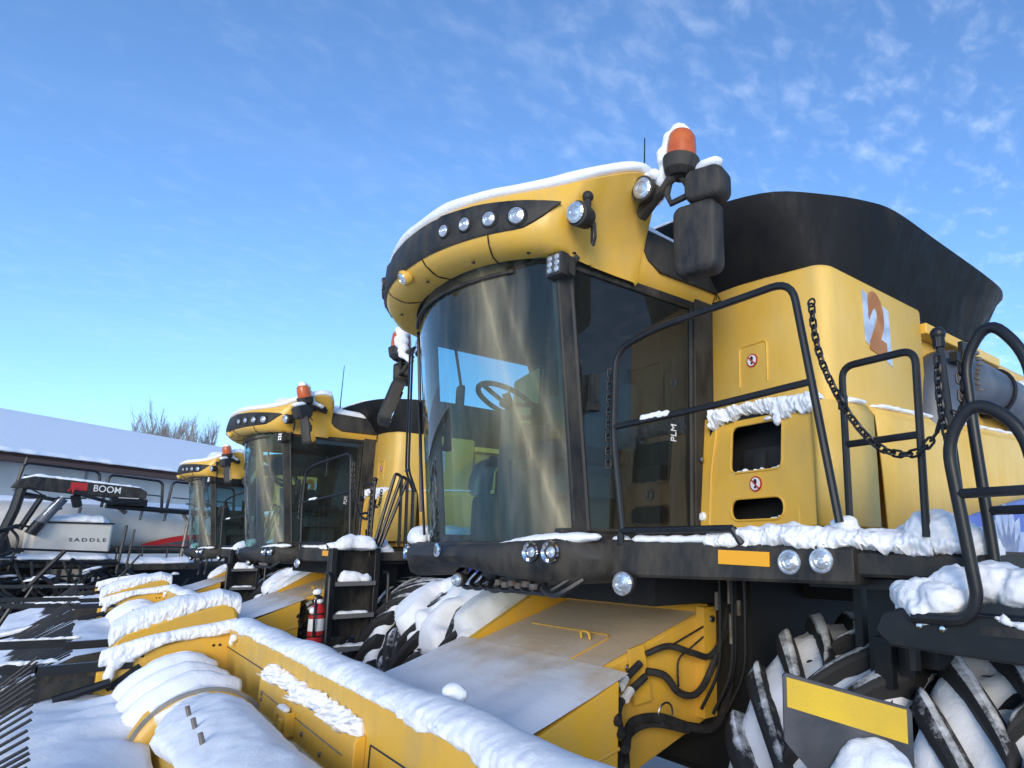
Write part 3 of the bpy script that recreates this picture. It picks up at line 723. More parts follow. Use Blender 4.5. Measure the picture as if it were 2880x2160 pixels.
    crust('platform_snow',PLT,[(-2.07,fy(-2.07)+.075,1.992),(-1.7,fy(-1.7)+.075,1.985),(-1.4,fy(-1.4)+.075,1.972),(-1.15,fy(-1.15)+.10,1.955),(-.93,fy(-.93)+.11,1.93)],lambda u:.022+.012*math.sin(u*19),.17,.06,41,300,26,.026,.0,1.15,.04)
    snow(g,'platform_snow',PLT,.009,.03,.10,.018,.022,1)
    g=G(); srun(g,[(-2.44,fy(-2.44)+.03,2.005),(-2.2,fy(-2.2)+.03,2.0),(-1.95,fy(-1.95)+.03,2.0)],.03,.022,4,.4,.02)
    srun(g,[(-2.57,fy(-2.57)+.05,2.005),(-2.47,fy(-2.47)+.05,2.0)],.035,.022,8,.5,.02); snow(g,'platform_snow',PLT,.012,.012,.05,.006,.02,1)
    # hanging support column under the platform, dark bodywork and axle
    g=G().span((-1.55,2.55,1.45),(-1.35,2.75,1.86)).span((-1.34,2.5,1.50),(-1.22,2.7,1.84)).tube([(-1.30,2.45,1.84),(-1.30,2.45,1.5)],.03,8)
    g.span((-1.7,2.35,1.80),(-1.0,2.7,1.84))
    g.span((-1.66,2.62,1.30),(-1.62,3.30,1.83)).span((-1.50,2.50,1.40),(-1.42,2.54,1.60))
    g.obj('platform_support',BLKM,R)
    g=G().span((XM-1.05,2.9,.7),(XM+1.05,7.2,2.0)).span((XM-1.35,3.0,.62),(XM+1.35,3.3,.95)).span((XM-1.62,3.4,1.66),(XM+1.62,7.4,2.1))
    g.span((XM-.9,2.3,1.66),(XM+.9,3.2,1.86)); g.obj('chassis',INT,R)
    # --- yellow bodywork: tank corner box
    def corner_box(sg):
        def m(x): return XM+sg*(x-XM)
        r=.09; po=[(-2.70,3.0),(-2.70,2.80),(-2.68,2.78)]+[(-1.83-r+r*math.sin(math.radians(a)),2.78+r-r*math.cos(math.radians(a))) for a in range(0,91,15)]+[(-1.83,3.84),(-1.85,3.86),(-2.2,3.86)]
        def top(x,y): return 3.585-.09*(x+2.7)/.87-(.0 if y<3 else .0)
        g=G(); rows=[]
        for k,(ins,dz) in enumerate(((0,None),(0,-.03),(.008,-.012),(.03,0))):
            row=[]
            for x,y in po:
                cx,cy=-2.25,3.3; d=V((cx-x,cy-y,0)).normalized()
                row.append(V((m(x+d.x*ins),y+d.y*ins,2.70 if dz is None else top(x,y)+dz)))
            rows.append(row)
        g.loft(rows,True,True); return g.obj('side_panel',YELF,R,ang=50)
    CB=corner_box(1); corner_box(-1)
    g=G(); # pressed square on the front face
    g.tube(fillet([(-2.45,2.778,2.90),(-2.45,2.778,3.145),(-2.24,2.778,3.145),(-2.24,2.778,2.90)],.03),.006,6); g.obj('pressed_panel',YELO,CB)
    no_step(CB,(-2.35,2.777,3.045),.040)
    tri=[(-2.665,3.49),(-2.595,3.49),(-2.63,3.55)]
    g=G()
    for a,b in zip(tri,tri[1:]+tri[:1]): g.tube([V((a[0],2.776,a[1])),V((b[0],2.776,b[1]))],.003,5)
    g.tube([V((-2.63,2.776,3.53)),V((-2.63,2.776,3.505))],.003,5).box((-2.63,2.777,3.462),(.05,.003,.02)); g.obj('warning_label',BLACKD,CB)
    # number plate "2" on the side
    dec=[(3.19,3.455),(3.46,3.375),(3.39,3.0),(3.12,3.10)]
    dec=[(3.14,3.43),(3.43,3.37),(3.44,3.02),(3.15,3.12)]
    pl2=G().prism(dec,lambda u,v,t:V((-1.83+t,u,v)),.001,.004).obj('number_sticker',SILV,CB)
    text('digit','2',.46,RUSTO,pl2,(-1.8245,3.29,3.235),(0,1,-.16),(0,.0,1),.001,.03,.74)
    # lower shield with two openings
    def sh(u,v,t): return V((u,2.66+t+.05*max(0,(v-2.55))/.2,v))
    outer=[(-2.74,2.07),(-1.86,2.07),(-1.86,2.70),(-2.70,2.73)]
    h1=rrect(-2.43,-2.065,2.375,2.645,.04); h2=rrect(-2.43,-2.06,2.112,2.232,.055)
    SHD=G().plate(outer,[h1,h2],sh,0,.02).obj('front_shield',YEL,R,bev=.006)
    g=G()
    for (a,b,c,d,r) in ((-2.43,-2.065,2.375,2.645,.04),(-2.43,-2.06,2.112,2.232,.055)):
        lp=[sh(u,v,-.001) for u,v in rrect(a,b,c,d,r)]; g.tube(lp+[lp[0]],.007,6,False)
    g.tube([sh(-2.56,2.66,0),sh(-2.58,2.4,0),sh(-2.60,2.08,0)],.008,6).tube([sh(-1.98,2.67,0),sh(-1.97,2.08,0)],.006,6); g.obj('pressing',YEL,SHD)
    g=G().span((-2.62,2.85,2.06),(-1.88,2.885,2.72)).span((-2.62,2.69,2.68),(-1.9,2.88,2.70)).span((-2.62,2.69,2.06),(-2.58,2.88,2.72)).span((-1.93,2.69,2.06),(-1.90,2.88,2.72)).box((-2.25,2.80,2.46),(.34,.1,.12),None,.02).box((-2.28,2.78,2.42),(.10,.12,.14),None,.02).span((-2.6,2.7,2.30),(-1.9,2.95,2.34)); g.obj('engine_bay',INT,SHD)
    no_step(SHD,(-2.245,2.657,2.305),.042)
    for z,rr in ((2.145,.028),(2.48,.016)): G().lathe([(rr,0),(rr*.8,.012),(.001,.018)],(-2.655,2.66,z),(0,-1,0),14).obj('bolt',SNOW if z<2.3 else STEEL,SHD)
    # rounded corner and side panels
    def side(sg):
        def m(x): return XM+sg*(x-XM)
        g=G(); rows=[]
        zt=lambda y:2.70+(y-2.7)*.045
        zb=lambda y:2.06 if y<3.72 else 2.06+.27*((y-3.72)/1.38)**.75
        for k in range(7):
            a=math.radians(15*k); x=-1.86+.10*math.sin(a); y=2.76-.10*math.cos(a)
            rows.append([V((m(x),y,2.07)),V((m(x),y,2.4)),V((m(x-.005),y+.0,2.64)),V((m(x-.04),y+.03,2.705)),V((m(x-.12),y+.05,2.715))])
        for y in (2.9,3.07): rows.append([V((m(-1.76),y,2.07)),V((m(-1.76),y,2.4)),V((m(-1.765),y,2.66)),V((m(-1.80),y,2.72)),V((m(-1.9),y,2.74))])
        a=g.loft(rows).obj('side_panel',YELF,R,solid=.012)
        g=G(); rows=[]
        for y in (3.085,3.3,3.6,3.9,4.2,4.6,5.0,5.4,6.0):
            rows.append([V((m(-1.76),y+.06*(0 if y>3.2 else 1),zb(y))),V((m(-1.755),y+.03*(0 if y>3.2 else 1),2.4)),V((m(-1.76),y,zt(y)-.05)),V((m(-1.80),y,zt(y))),V((m(-1.92),y,zt(y)+.02))])
        b=g.loft(rows).obj('side_panel',YELF,R,solid=.012)
        snow(srun(G(),[(m(-1.80),2.86,2.72),(m(-1.82),3.06,2.735)],.05,.022,2,.4,.01),'ledge_snow',R,.014,.01,.05,.005,.02,1); snow(srun(G(),[(m(-1.81),3.12,2.735),(m(-1.81),3.7,2.76),(m(-1.82),4.6,2.80),(m(-1.82),5.4,2.83)],.045,.02,5,.4,.012,40),'ledge_snow',R,.014,.01,.05,.005,.02,1)
        c=G().prism([(3.66,1.62),(6.2,1.62),(6.2,2.44),(5.4,2.40),(4.6,2.27),(4.1,2.17),(3.86,2.09)],lambda u,v,t:V((m(-1.80)+sg*t,u,v)),0,.012)
        bl=c.obj('lower_panel',BLUE,R)
        g=G()
        for i in range(7):
            a=math.radians(-54+18*i); L=.46 if i!=3 else .52; w=.072
            b0=V((4.80,1.82)); d=V((math.sin(a),math.cos(a))); s_=V((d.y,-d.x))
            po=[b0,b0+d*L*.45+s_*w,b0+d*L*.8+s_*w*.8,b0+d*L,b0+d*L*.8-s_*w*.8,b0+d*L*.45-s_*w]
            g.prism([tuple(p) for p in po],lambda u,v,t:V((m(-1.788)+sg*t,u,v)),.001,.003)
        g.obj('leaf_emblem',LEAF,bl)
        G().prism([(3.2,1.75),(3.66,1.75),(3.84,2.05),(3.2,2.06)],lambda u,v,t:V((m(-1.79)+sg*t,u,v)),0,.012).obj('lower_skirt',YELF,R)
    side(1); side(-1)
    # snow on the shield ledge
    crust('ledge_snow',SHD,[(-2.60,2.705,2.735),(-2.3,2.705,2.735),(-2.05,2.705,2.73),(-1.85,2.715,2.72)],lambda u:.028+.055*abs(math.cos(u*3.3))**2+(.03 if .62<u<.78 else 0),.125,.032,23,280,26,.024,.0,1.0,.1)
    g=G(); rd=random.Random(11)
    g.sphere((-2.16,2.67,2.655),.022,(1.8,.7,.8),1).sphere((-2.09,2.66,2.64),.03,(1,.7,1.6),1)
    for i in range(9): g.sphere((-2.41+.04*i,2.668,2.375+.004*(i%3)),.012+.007*rd.random(),(1.5,1,.8),1)
    for i in range(4): g.sphere((-2.15+.025*i,2.668,2.118+.004*i),.010,(1.5,1,.8),1)
    snow(g,'vent_snow',SHD,.008,.012,.04,.010,.016,1)
    # grain tank body and black extension
    g=G().span((XM-1.66,2.90,2.0),(XM+1.66,7.0,3.44)); g.obj('grain_tank',YEL,R,bev=.03)
    def top(sg):
        return [V((XM+sg*x,y,z)) for x,y,z in ((0.0,2.40,3.955),(.5,2.42,3.955),(.95,2.48,3.955),(1.22,2.53,3.955),(1.5,2.66,3.955),(1.68,2.90,3.955),(1.80,3.12,3.95),(1.86,3.36,3.95),(1.86,3.9,3.945),(1.86,4.6,3.935),(1.845,4.98,3.925),(1.80,5.12,3.91))]
    bot=[(0,2.92),(.5,2.92),(.95,2.92),(1.22,2.92),(1.5,2.93),(1.58,2.96),(1.63,3.05),(1.655,3.2),(1.66,3.8),(1.66,4.3),(1.66,4.56),(1.64,4.66)]
    rows=[]
    for sg in (-1,1):
        T=cr(top(sg),4); B2=[(p.x,p.y) for p in cr([V((b[0],b[1],0)) for b in bot],4)]; seq=list(zip(T,B2)); 
        if sg<0: seq=seq[::-1]
        for t,b in (seq if sg<0 else seq[1:]):
            B=V((XM+sg*b[0],b[1],3.40)); c=(t-B); rows.append([B,B+c*.35+V((0,-.02 if b[0]<1.5 else 0,-.01)),B+c*.7,t-V((0,0,.02)),t,t+V((-sg*.03,.03,0)),B+V((-sg*.06,.1,.1))])
    rows2=[]
    rows.append([V((XM+1.5,5.2,z)) for z in (3.40,3.5,3.7,3.88,3.9,3.9,3.5)]); rows.insert(0,[V((XM-1.5,5.2,z)) for z in (3.40,3.5,3.7,3.88,3.9,3.9,3.5)])
    rows.append([V((XM+0,5.2,z)) for z in (3.40,3.5,3.7,3.88,3.9,3.9,3.5)]); rows.insert(0,[V((XM,5.2,z)) for z in (3.40,3.5,3.7,3.88,3.9,3.9,3.5)])
    EX=G().loft(rows).obj('tank_extension',TANKX,R,ang=50)
    g=G(); srun(g,[(XM-1.7,2.93,3.955),(XM-1.3,2.6,3.955),(XM-.8,2.5,3.955),(XM,2.44,3.955),(XM+.6,2.47,3.955),(XM+1.05,2.52,3.955),(XM+1.25,2.57,3.95)],.05,.028,3,.3,.005,50); snow(g,'rim_snow',EX,.014,.008,.08,0,.02,2)
    g=G(); srun(g,[(XM-.2,2.62,3.86),(XM+.45,2.62,3.86),(XM+.86,2.66,3.80)],.2,.10,3,.2,.03); snow(g,'roof_snow',R,.02,.02,.1,.006,.03,2) if False else g.b.free()
    # yellow tank edge rail, unloading auger on the near side
    G().span((-1.90,3.86,3.33),(-1.80,5.05,3.40)).obj('tank_rail',YELF,R,bev=.008)
    au=G().tube(cr([(-1.86,3.95,2.70),(-1.86,3.98,2.95),(-1.86,4.10,3.09),(-1.84,4.4,3.13),(-1.80,5.4,3.05),(-1.75,7.5,2.88)],5),.17,18).obj('unloading_auger',GREY,R)
    G().ring((-1.82,4.85,3.095),.175,.02,(.04,1,-.08),24,6).obj('auger_clamp',BLKM,au); g=G().box((-1.66,4.06,3.20),(.03,.1,.14)).box((-1.68,4.0,3.16),(.05,.12,.06)); g.obj('auger_clamp',BLKM,au)
    snow(srun(G(),[(-1.80,5.3,3.20),(-1.78,6,3.15),(-1.75,7.3,3.02)],.12,.11,4,.3,.02),'auger_snow',au)
    g=G(); 
    for k in range(8): g.box((-1.63,4.18+.028*math.sin(k*.9),3.22-.035*k),(.03,.03,.022),None,.005)
    g.obj('drive_chain',DULL,au)
    # --- handrails
    rr=.0175
    g=G(); a=V((-2.53,1.91,2.06))
    P=fillet([(-2.47,1.93,2.05),(-2.53,1.91,2.5),(-2.525,1.91,2.96),(-2.30,1.97,3.03),(-1.60,2.17,3.12),(-1.44,2.205,2.06)],.10)
    g.tube(P,rr,10); g.tube([(-2.525,1.91,2.56),(-2.0,2.055,2.60),(-1.515,2.19,2.65)],rr*.9,10); g.tube([(-2.48,1.925,2.045),(-1.9,2.085,2.045)],rr,10)
    g.tube([(-2.48,1.925,2.045),(-2.48,1.925,1.98)],rr,8).tube([(-1.9,2.085,2.045),(-1.86,2.1,1.98)],rr,8)
    HR=g.obj('handrail',BLKM,R)
    snow(srun(G(),[(-2.38,1.95,2.575),(-2.2,1.995,2.585)],.016,.03,2,.3,.01),'snow_cap',HR,.010,.008,.04,.003,.02,1)
    g=G(); g.tube(fillet([(-1.46,2.31,2.05),(-1.46,2.31,2.72),(-1.13,2.31,2.72),(-1.14,2.31,2.0)],.06),rr*.9,10); g.tube([(-1.46,2.31,2.385),(-1.13,2.31,2.385)],rr*.85,8); g.box((-1.45,2.29,2.56),(.03,.03,.06)).obj('handrail',BLKM,R)
    g=G(); g.tube([(-.99,2.3,1.9),(-1.03,2.3,2.74)],rr*.85,10); g.sphere((-1.031,2.3,2.755),.030,(1,1,.95)).tube([(-1.03,2.3,2.70),(-1.03,2.3,2.74)],.024,8).obj('latch_post',BLKM,R)
    g=G(); pts=cr([(-1.515,2.19,2.985),(-1.505,2.19,2.85),(-1.47,2.20,2.69),(-1.38,2.23,2.48),(-1.27,2.26,2.34),(-1.14,2.28,2.31),(-1.06,2.29,2.38)],8); chain_mesh(g,pts)
    g.ring((-1.515,2.19,2.995),.018,.005,(0,1,0),10,5); g.obj('safety_chain',BLKM,R)
    g=G(); chain_mesh(g,cr([(-2.56,1.90,2.86),(-2.565,1.90,2.6),(-2.56,1.90,2.36)],8)); g.obj('safety_chain',BLKM,R)
    g=G(); chain_mesh(g,cr([(-1.025,2.27,2.66),(-1.03,2.27,2.5),(-1.01,2.27,2.3),(-.99,2.27,2.06)],8),.045,.006); chain_mesh(g,cr([(-1.0,2.3,2.45),(-.985,2.33,2.44),(-.985,2.36,2.50),(-.99,2.365,2.64)],8)); g.tube(fillet([(-1.06,2.29,2.38),(-1.035,2.27,2.42),(-1.02,2.27,2.44)],.01),.009,8); g.obj('safety_chain',BLKM,R)
    # --- feeder house
    g=G(); 
    def fz(y): return 1.325+.325*(y-2.05)
    xl,xr=XM-.76,XM+.70
    ys=[2.98,2.8,2.5,2.2,2.05]
    g.loft([[V((xl,y,fz(y)-.62)),V((xl,y,fz(y)-.015)),V((xl+.02,y,fz(y))),V((xr-.02,y,fz(y))),V((xr,y,fz(y)-.015)),V((xr,y,fz(y)-.62))] for y in ys],True,True)
    FH=g.obj('feeder_house',YEL,R,bev=.006)
    G().loft([[V((xl+.01,y,fz(y)+.004)),V((xr-.02,y,fz(y)+.004))] for y in (2.86,2.6,2.4,2.2,2.05)]).obj('frosted_lid',FROST,FH)
    # adapter frame at the front of the feeder
    xa0,xa1=XM-.98,XM+.94
    g=G()
    po=[(1.02,.35),(1.02,1.02),(1.55,1.13),(2.04,1.325),(2.04,.45)]
    g.prism(po,lambda u,v,t:V((t,u,v)),xa0,xa1); AD=g.obj('adapter_frame',YELO,R,bev=.008)
    g=G(); n=24
    def az(y): return 1.02+(y-1.02)*.208 if y<1.55 else 1.13+(y-1.55)*.398
    rows=[]
    for j in range(21):
        y=.98+j/20*1.12; row=[]
        for i in range(n+1):
            x=xa0+.005+(xa1-xa0-.01)*i/n; nn=noise.noise(V((x*2.2,y*2.2,2)))+.5*noise.noise(V((x*7,y*9,5)))
            ed=min(1,min(i,n-i)/2.0,)
            th=(.012+.05*max(0,min(1,(2.02-y)/.5)))*(.3+.7*ed)*(1+.75*nn)
            row.append(V((x,y,(az(y) if y<2.04 else az(2.04)+(y-2.04)*.40)+th*(1 if y<2.04 else .5)+.003)))
        rows.append(row)
    g.loft(rows).obj('adapter_snow',FROST,AD)
    g=G()  # lower trim line and hatch
    g.tube([(xa1+.003,1.35,.86),(xa1+.003,2.04,1.02)],.010,6); g.obj('fold_line',YEL,AD)
    g=G(); g.tube(fillet([(XM-.55,2.42,fz(2.42)+.010),(XM+.38,2.42,fz(2.42)+.010),(XM+.40,2.08,fz(2.08)+.012)],.07),.005,6); g.tube(cr([(XM+.17,2.34,fz(2.34)+.01),(XM+.18,2.33,fz(2.34)+.05),(XM+.25,2.33,fz(2.34)+.05),(XM+.26,2.34,fz(2.34)+.01)],4),.008,6); g.obj('hatch',YEL,FH)
    # top lip and side flanges
    G().tube([(xl,2.86,fz(2.86)+.02),(xr+.02,2.86,fz(2.86)+.02)],.03,6).span((xr,2.80,1.0),(xr+.07,2.95,1.62)).obj('feeder_lip',YELO,FH)
    G().prism([(2.0,1.20),(2.0,1.30),(2.55,1.62),(2.9,1.80),(2.9,1.55)],lambda u,v,t:V((xl-.10+t,u,v)),0,.06).obj('side_bracket',YELO,FH)
    # hydraulic hoses on the side of the feeder
    g=G()
    hx=xr+.06
    g.tube(cr([(hx+.20,2.02,1.14),(hx+.06,2.10,1.24),(hx+.02,2.30,1.36)],5),.022,8).tube(cr([(hx+.20,2.04,1.08),(hx+.06,2.13,1.18),(hx+.03,2.33,1.29)],5),.022,8)
    g.tube(cr([(hx,2.36,1.40),(hx+.03,2.50,1.43),(hx+.06,2.66,1.38),(hx+.07,2.80,1.36),(hx+.12,2.92,1.55),(hx+.12,2.97,1.8)],6),.018,8)
    g.tube(cr([(hx,2.36,1.31),(hx+.04,2.46,1.28),(hx+.05,2.56,1.18),(hx+.06,2.68,1.16),(hx+.07,2.78,1.26),(hx+.10,2.88,1.50),(hx+.10,2.95,1.8)],6),.020,8)
    g.tube(cr([(hx+.22,2.05,1.02),(hx+.08,2.2,1.09),(hx+.06,2.4,1.08),(hx+.08,2.62,1.0),(hx+.12,2.8,1.0),(hx+.14,2.9,1.3),(hx+.12,2.95,1.7)],6),.024,8)
    g.tube(cr([(hx+.22,2.06,.94),(hx+.06,2.2,1.02),(hx+.05,2.36,1.05),(hx+.08,2.60,.98)],6),.015,8)
    g.tube(cr([(hx+.21,2.06,.74),(hx+.05,2.10,.85),(hx+.05,2.12,1.0)],5),.03,8).box((hx+.03,2.13,.9),(.06,.12,.2),None,.02)
    g.tube([(hx,2.55,fz(2.55)-.06),(hx,2.9,fz(2.9)-.06)],.006,6).tube(cr([(hx,2.60,1.20),(hx,2.60,1.34),(hx,2.7,1.40),(hx,2.9,1.5)],4),.006,6)
    g.obj('hydraulic_hoses',RUB,FH)
    g=G(); 
    for c,d in (((hx+.05,2.16,1.283),(-.12,.2,.1)),((hx+.055,2.19,1.222),(-.10,.2,.1))): 
        c=V(c); d=V(d).normalized(); g.tube([c-d*.035,c+d*.035],.026,10)
    g.obj('hose_band',WHITE,FH)
    g=G().prism([(2.26,1.43),(2.36,1.45),(2.42,1.15),(2.30,1.14)],lambda u,v,t:V((hx-.04+t,u,v)),0,.02); g.obj('hose_bracket',YELO,FH)
    g=G().ring((hx+.07,2.44,1.10),.05,.006,(1,0,0),14,5).obj('lifting_ring',STEEL,FH)
    for c in ((xr+.005,2.28,fz(2.28)-.07),(xr+.075,2.86,1.55)): G().lathe([(.022,0),(.018,.01),(.001,.012)],c,(1,0,0),12).obj('bolt',STEEL,FH)
    G().prism([(2.13,.72),(2.23,.76),(2.25,.92),(2.15,.89)],lambda u,v,t:V((xr+t,u,v)),.002,.006).obj('data_plate',WHITE,FH)
    g=G()   # cables in the dark gap
    for x,y in ((-2.62,2.75),(-2.55,2.8),(-2.50,2.72),(-2.46,2.78)): g.tube(cr([(x,y,1.86),(x+.01,y,1.6),(x-.01,y,1.3),(x-.1,y-.05,1.08)],5),.010,6)
    g.obj('hose_bundle',BLKM,R)
    for x,y,z,l in ((-2.62,2.74,1.62,.1),(-2.52,2.74,1.66,.14),(-2.50,2.73,1.45,.16),(-2.47,2.76,1.6,.08)): G().tube([(x,y-.01,z),(x,y-.01,z+l)],.013,8).obj('pipe_coupling',DULL,R)
    # --- wheels
    tyre(R,XM+1.78,.78,3.02,.79,.79,.0,1); tyre(R,XM+2.62,.78,3.02,.79,.79,.0,5)
    T=tyre(R,XM-1.78,.78,3.02,.79,.79,.05,9,40); tyre(R,XM-2.62,.78,3.02,.79,.79,.06,14,45)
    for xc,sd in ((XM-1.78,3),(XM-2.62,11)):     # soft pillows of snow lying over the far-side tyres, dark rubber between
        rows=[]; na,nx=60,30
        for i in range(na+1):
            a=math.radians(22+i/na*118); row=[]
            for k in range(nx+1):
                u=-1+2*k/nx; q=V((a*2.3,u*1.15+sd,sd*.7)); n1=noise.noise(q)+.35*noise.noise(q*2.3)
                e=min(1,(1-abs(u))/.22)**.5*min(1,min(i,na-i)/7)**.5
                p=max(-.5,min(.75,(n1+.34)*1.7)); rad=.745+.235*p*e+.008*noise.noise(V((a*9,u*6,sd)))
                row.append(V((xc+u*.43,3.02-rad*math.cos(a),.79+rad*math.sin(a))))
            rows.append(row)
        G().loft(rows).obj('tyre_snow',SNOW,T,ang=180,solid=.03)
    g=G().lathe([(.5,-.3),(.56,-.25),(.56,.25),(.5,.3)],(XM+1.5,6.6,.62),(1,0,0),32).lathe([(.5,-.3),(.56,-.25),(.56,.25),(.5,.3)],(XM-1.5,6.6,.62),(1,0,0),32); g.obj('rear_wheel',RUB,R)
    return R

STEP=mat('step_tread',(.16,.165,.17),.5,metal=.4)
def ladder_side(R):      # boarding steps swung outward, as on the near machine
    setorg((XM,3,0))
    g=G(); rr=.021
    po=[(-1.25,1.68),(-1.22,1.74),(-1.15,1.76),(-.2,1.72),(-.2,1.58),(-1.20,1.63)]
    g.prism(po,lambda u,v,t:V((u,2.10+.10*(u+1.2)+t,v)),0,.03)
    LD=g.obj('boarding_ladder',BLKM,R,bev=.008)
    g=G().span((-1.2,2.13,1.69),(-.2,2.55,1.72)); g.obj('step',BLK,LD)
    g=G(); g.tube(fillet([(-1.10,2.09,1.735),(-.93,2.10,1.735),(-.885,2.10,1.8),(-.925,2.06,2.30),(-.83,2.06,2.43),(-.70,2.08,2.33),(-.60,2.1,1.75)],.09),rr,12)
    g.tube([(-.905,2.07,2.13),(-.62,2.09,2.13)],.016,8); g.obj('ladder_rail',BLKM,LD)
    g=G(); g.tube(fillet([(-.93,2.38,1.85),(-.965,2.38,2.4),(-.975,2.38,2.66),(-.875,2.38,2.79),(-.76,2.38,2.64),(-.70,2.38,1.8)],.09),rr,12)
    g.tube([(-.945,2.38,2.09),(-.72,2.38,2.09)],.016,8); g.obj('ladder_rail',BLKM,LD)
    g=G().lathe([(.012,0),(.010,.01),(.001,.012)],(-1.085,2.108,1.705),(0,-1,0),12).lathe([(.012,0),(.010,.01),(.001,.012)],(-1.01,2.116,1.70),(0,-1,0),12); g.obj('bolt',CHROME,LD)
    g=G()
    for x,y,z,r in ((-1.12,2.18,1.79,.085),(-1.02,2.14,1.79,.08),(-1.18,2.22,1.80,.055),(-1.0,2.24,1.83,.09),(-.90,2.26,1.85,.09),(-.78,2.25,1.83,.09),(-.66,2.25,1.82,.09),(-.5,2.2,1.8,.09),(-.55,2.14,1.77,.06),(-.68,2.14,1.77,.06),(-.4,2.16,1.77,.07),(-1.06,2.12,1.76,.06)): g.sphere((x,y,z),r,(1.15,1,.8))
    rd=random.Random(8)
    for i in range(16): g.sphere((-.86+.4*rd.random(),2.135,1.755-.03*rd.random()),.014,(1,1,1.4),1)
    snow(g,'step_snow',LD,.009,.04,.09,.020,.025,1)

def ladder_front(R):     # boarding ladder let down at the side of the platform, steps facing outward
    setorg((XM,3,0)); y0,y1=1.90,2.34; X=-.86
    g=G()
    for y in (y0,y1): g.prism([(X+.02,.55),(X+.12,.55),(X+.02,1.98),(X-.08,1.98)],lambda u,v,t,y=y:V((u,y+t,v)),-.028,.028)
    LD=g.obj('boarding_ladder',BLKM,R,bev=.005)
    for z in (.62,.95,1.28,1.61):
        x=X+.07-.1*(z-.55)/1.43
        G().span((x-.06,y0+.02,z-.025),(x+.10,y1-.02,z+.02)).obj('step',STEP,LD)
        if z>.9: snow(srun(G(),[(x+.02,y0+.05,z+.02),(x+.02,y1-.05,z+.02)],.06,.025 if z<1.5 else .10,z*9,.5,.01,8),'step_snow',LD,.016,.03,.1,.01,.04,2)
    for y in (y0-.05,y1+.10):
        G().tube(fillet([(X+.10,y,.9),(X+.18,y,1.0),(X+.10,y,1.72),(X-.02,y,1.72)],.06),.017,8).obj('ladder_rail',BLKM,LD)
    G().span((X-.16,y0-.02,1.05),(X-.13,y1+.02,1.98)).obj('back_plate',BLK,LD)
    for k,dy in enumerate((0,.07,.14)):
        G().tube(fillet([(X-.05,y1-.03+.5*dy,2.0),(X-.02,y1+.13+dy,2.83-.03*k),(X-.02,y1+.20+dy,2.80-.03*k),(X-.04,y1+.24+dy,2.0)],.06),.019,8).obj('folded_rail',BLKM,LD)
    snow(srun(G(),[(X-.05,y0,1.98),(X-.05,y1,1.98)],.14,.14,4,.4,.02,8),'step_snow',LD,.02,.04,.12,.015,.04,2)
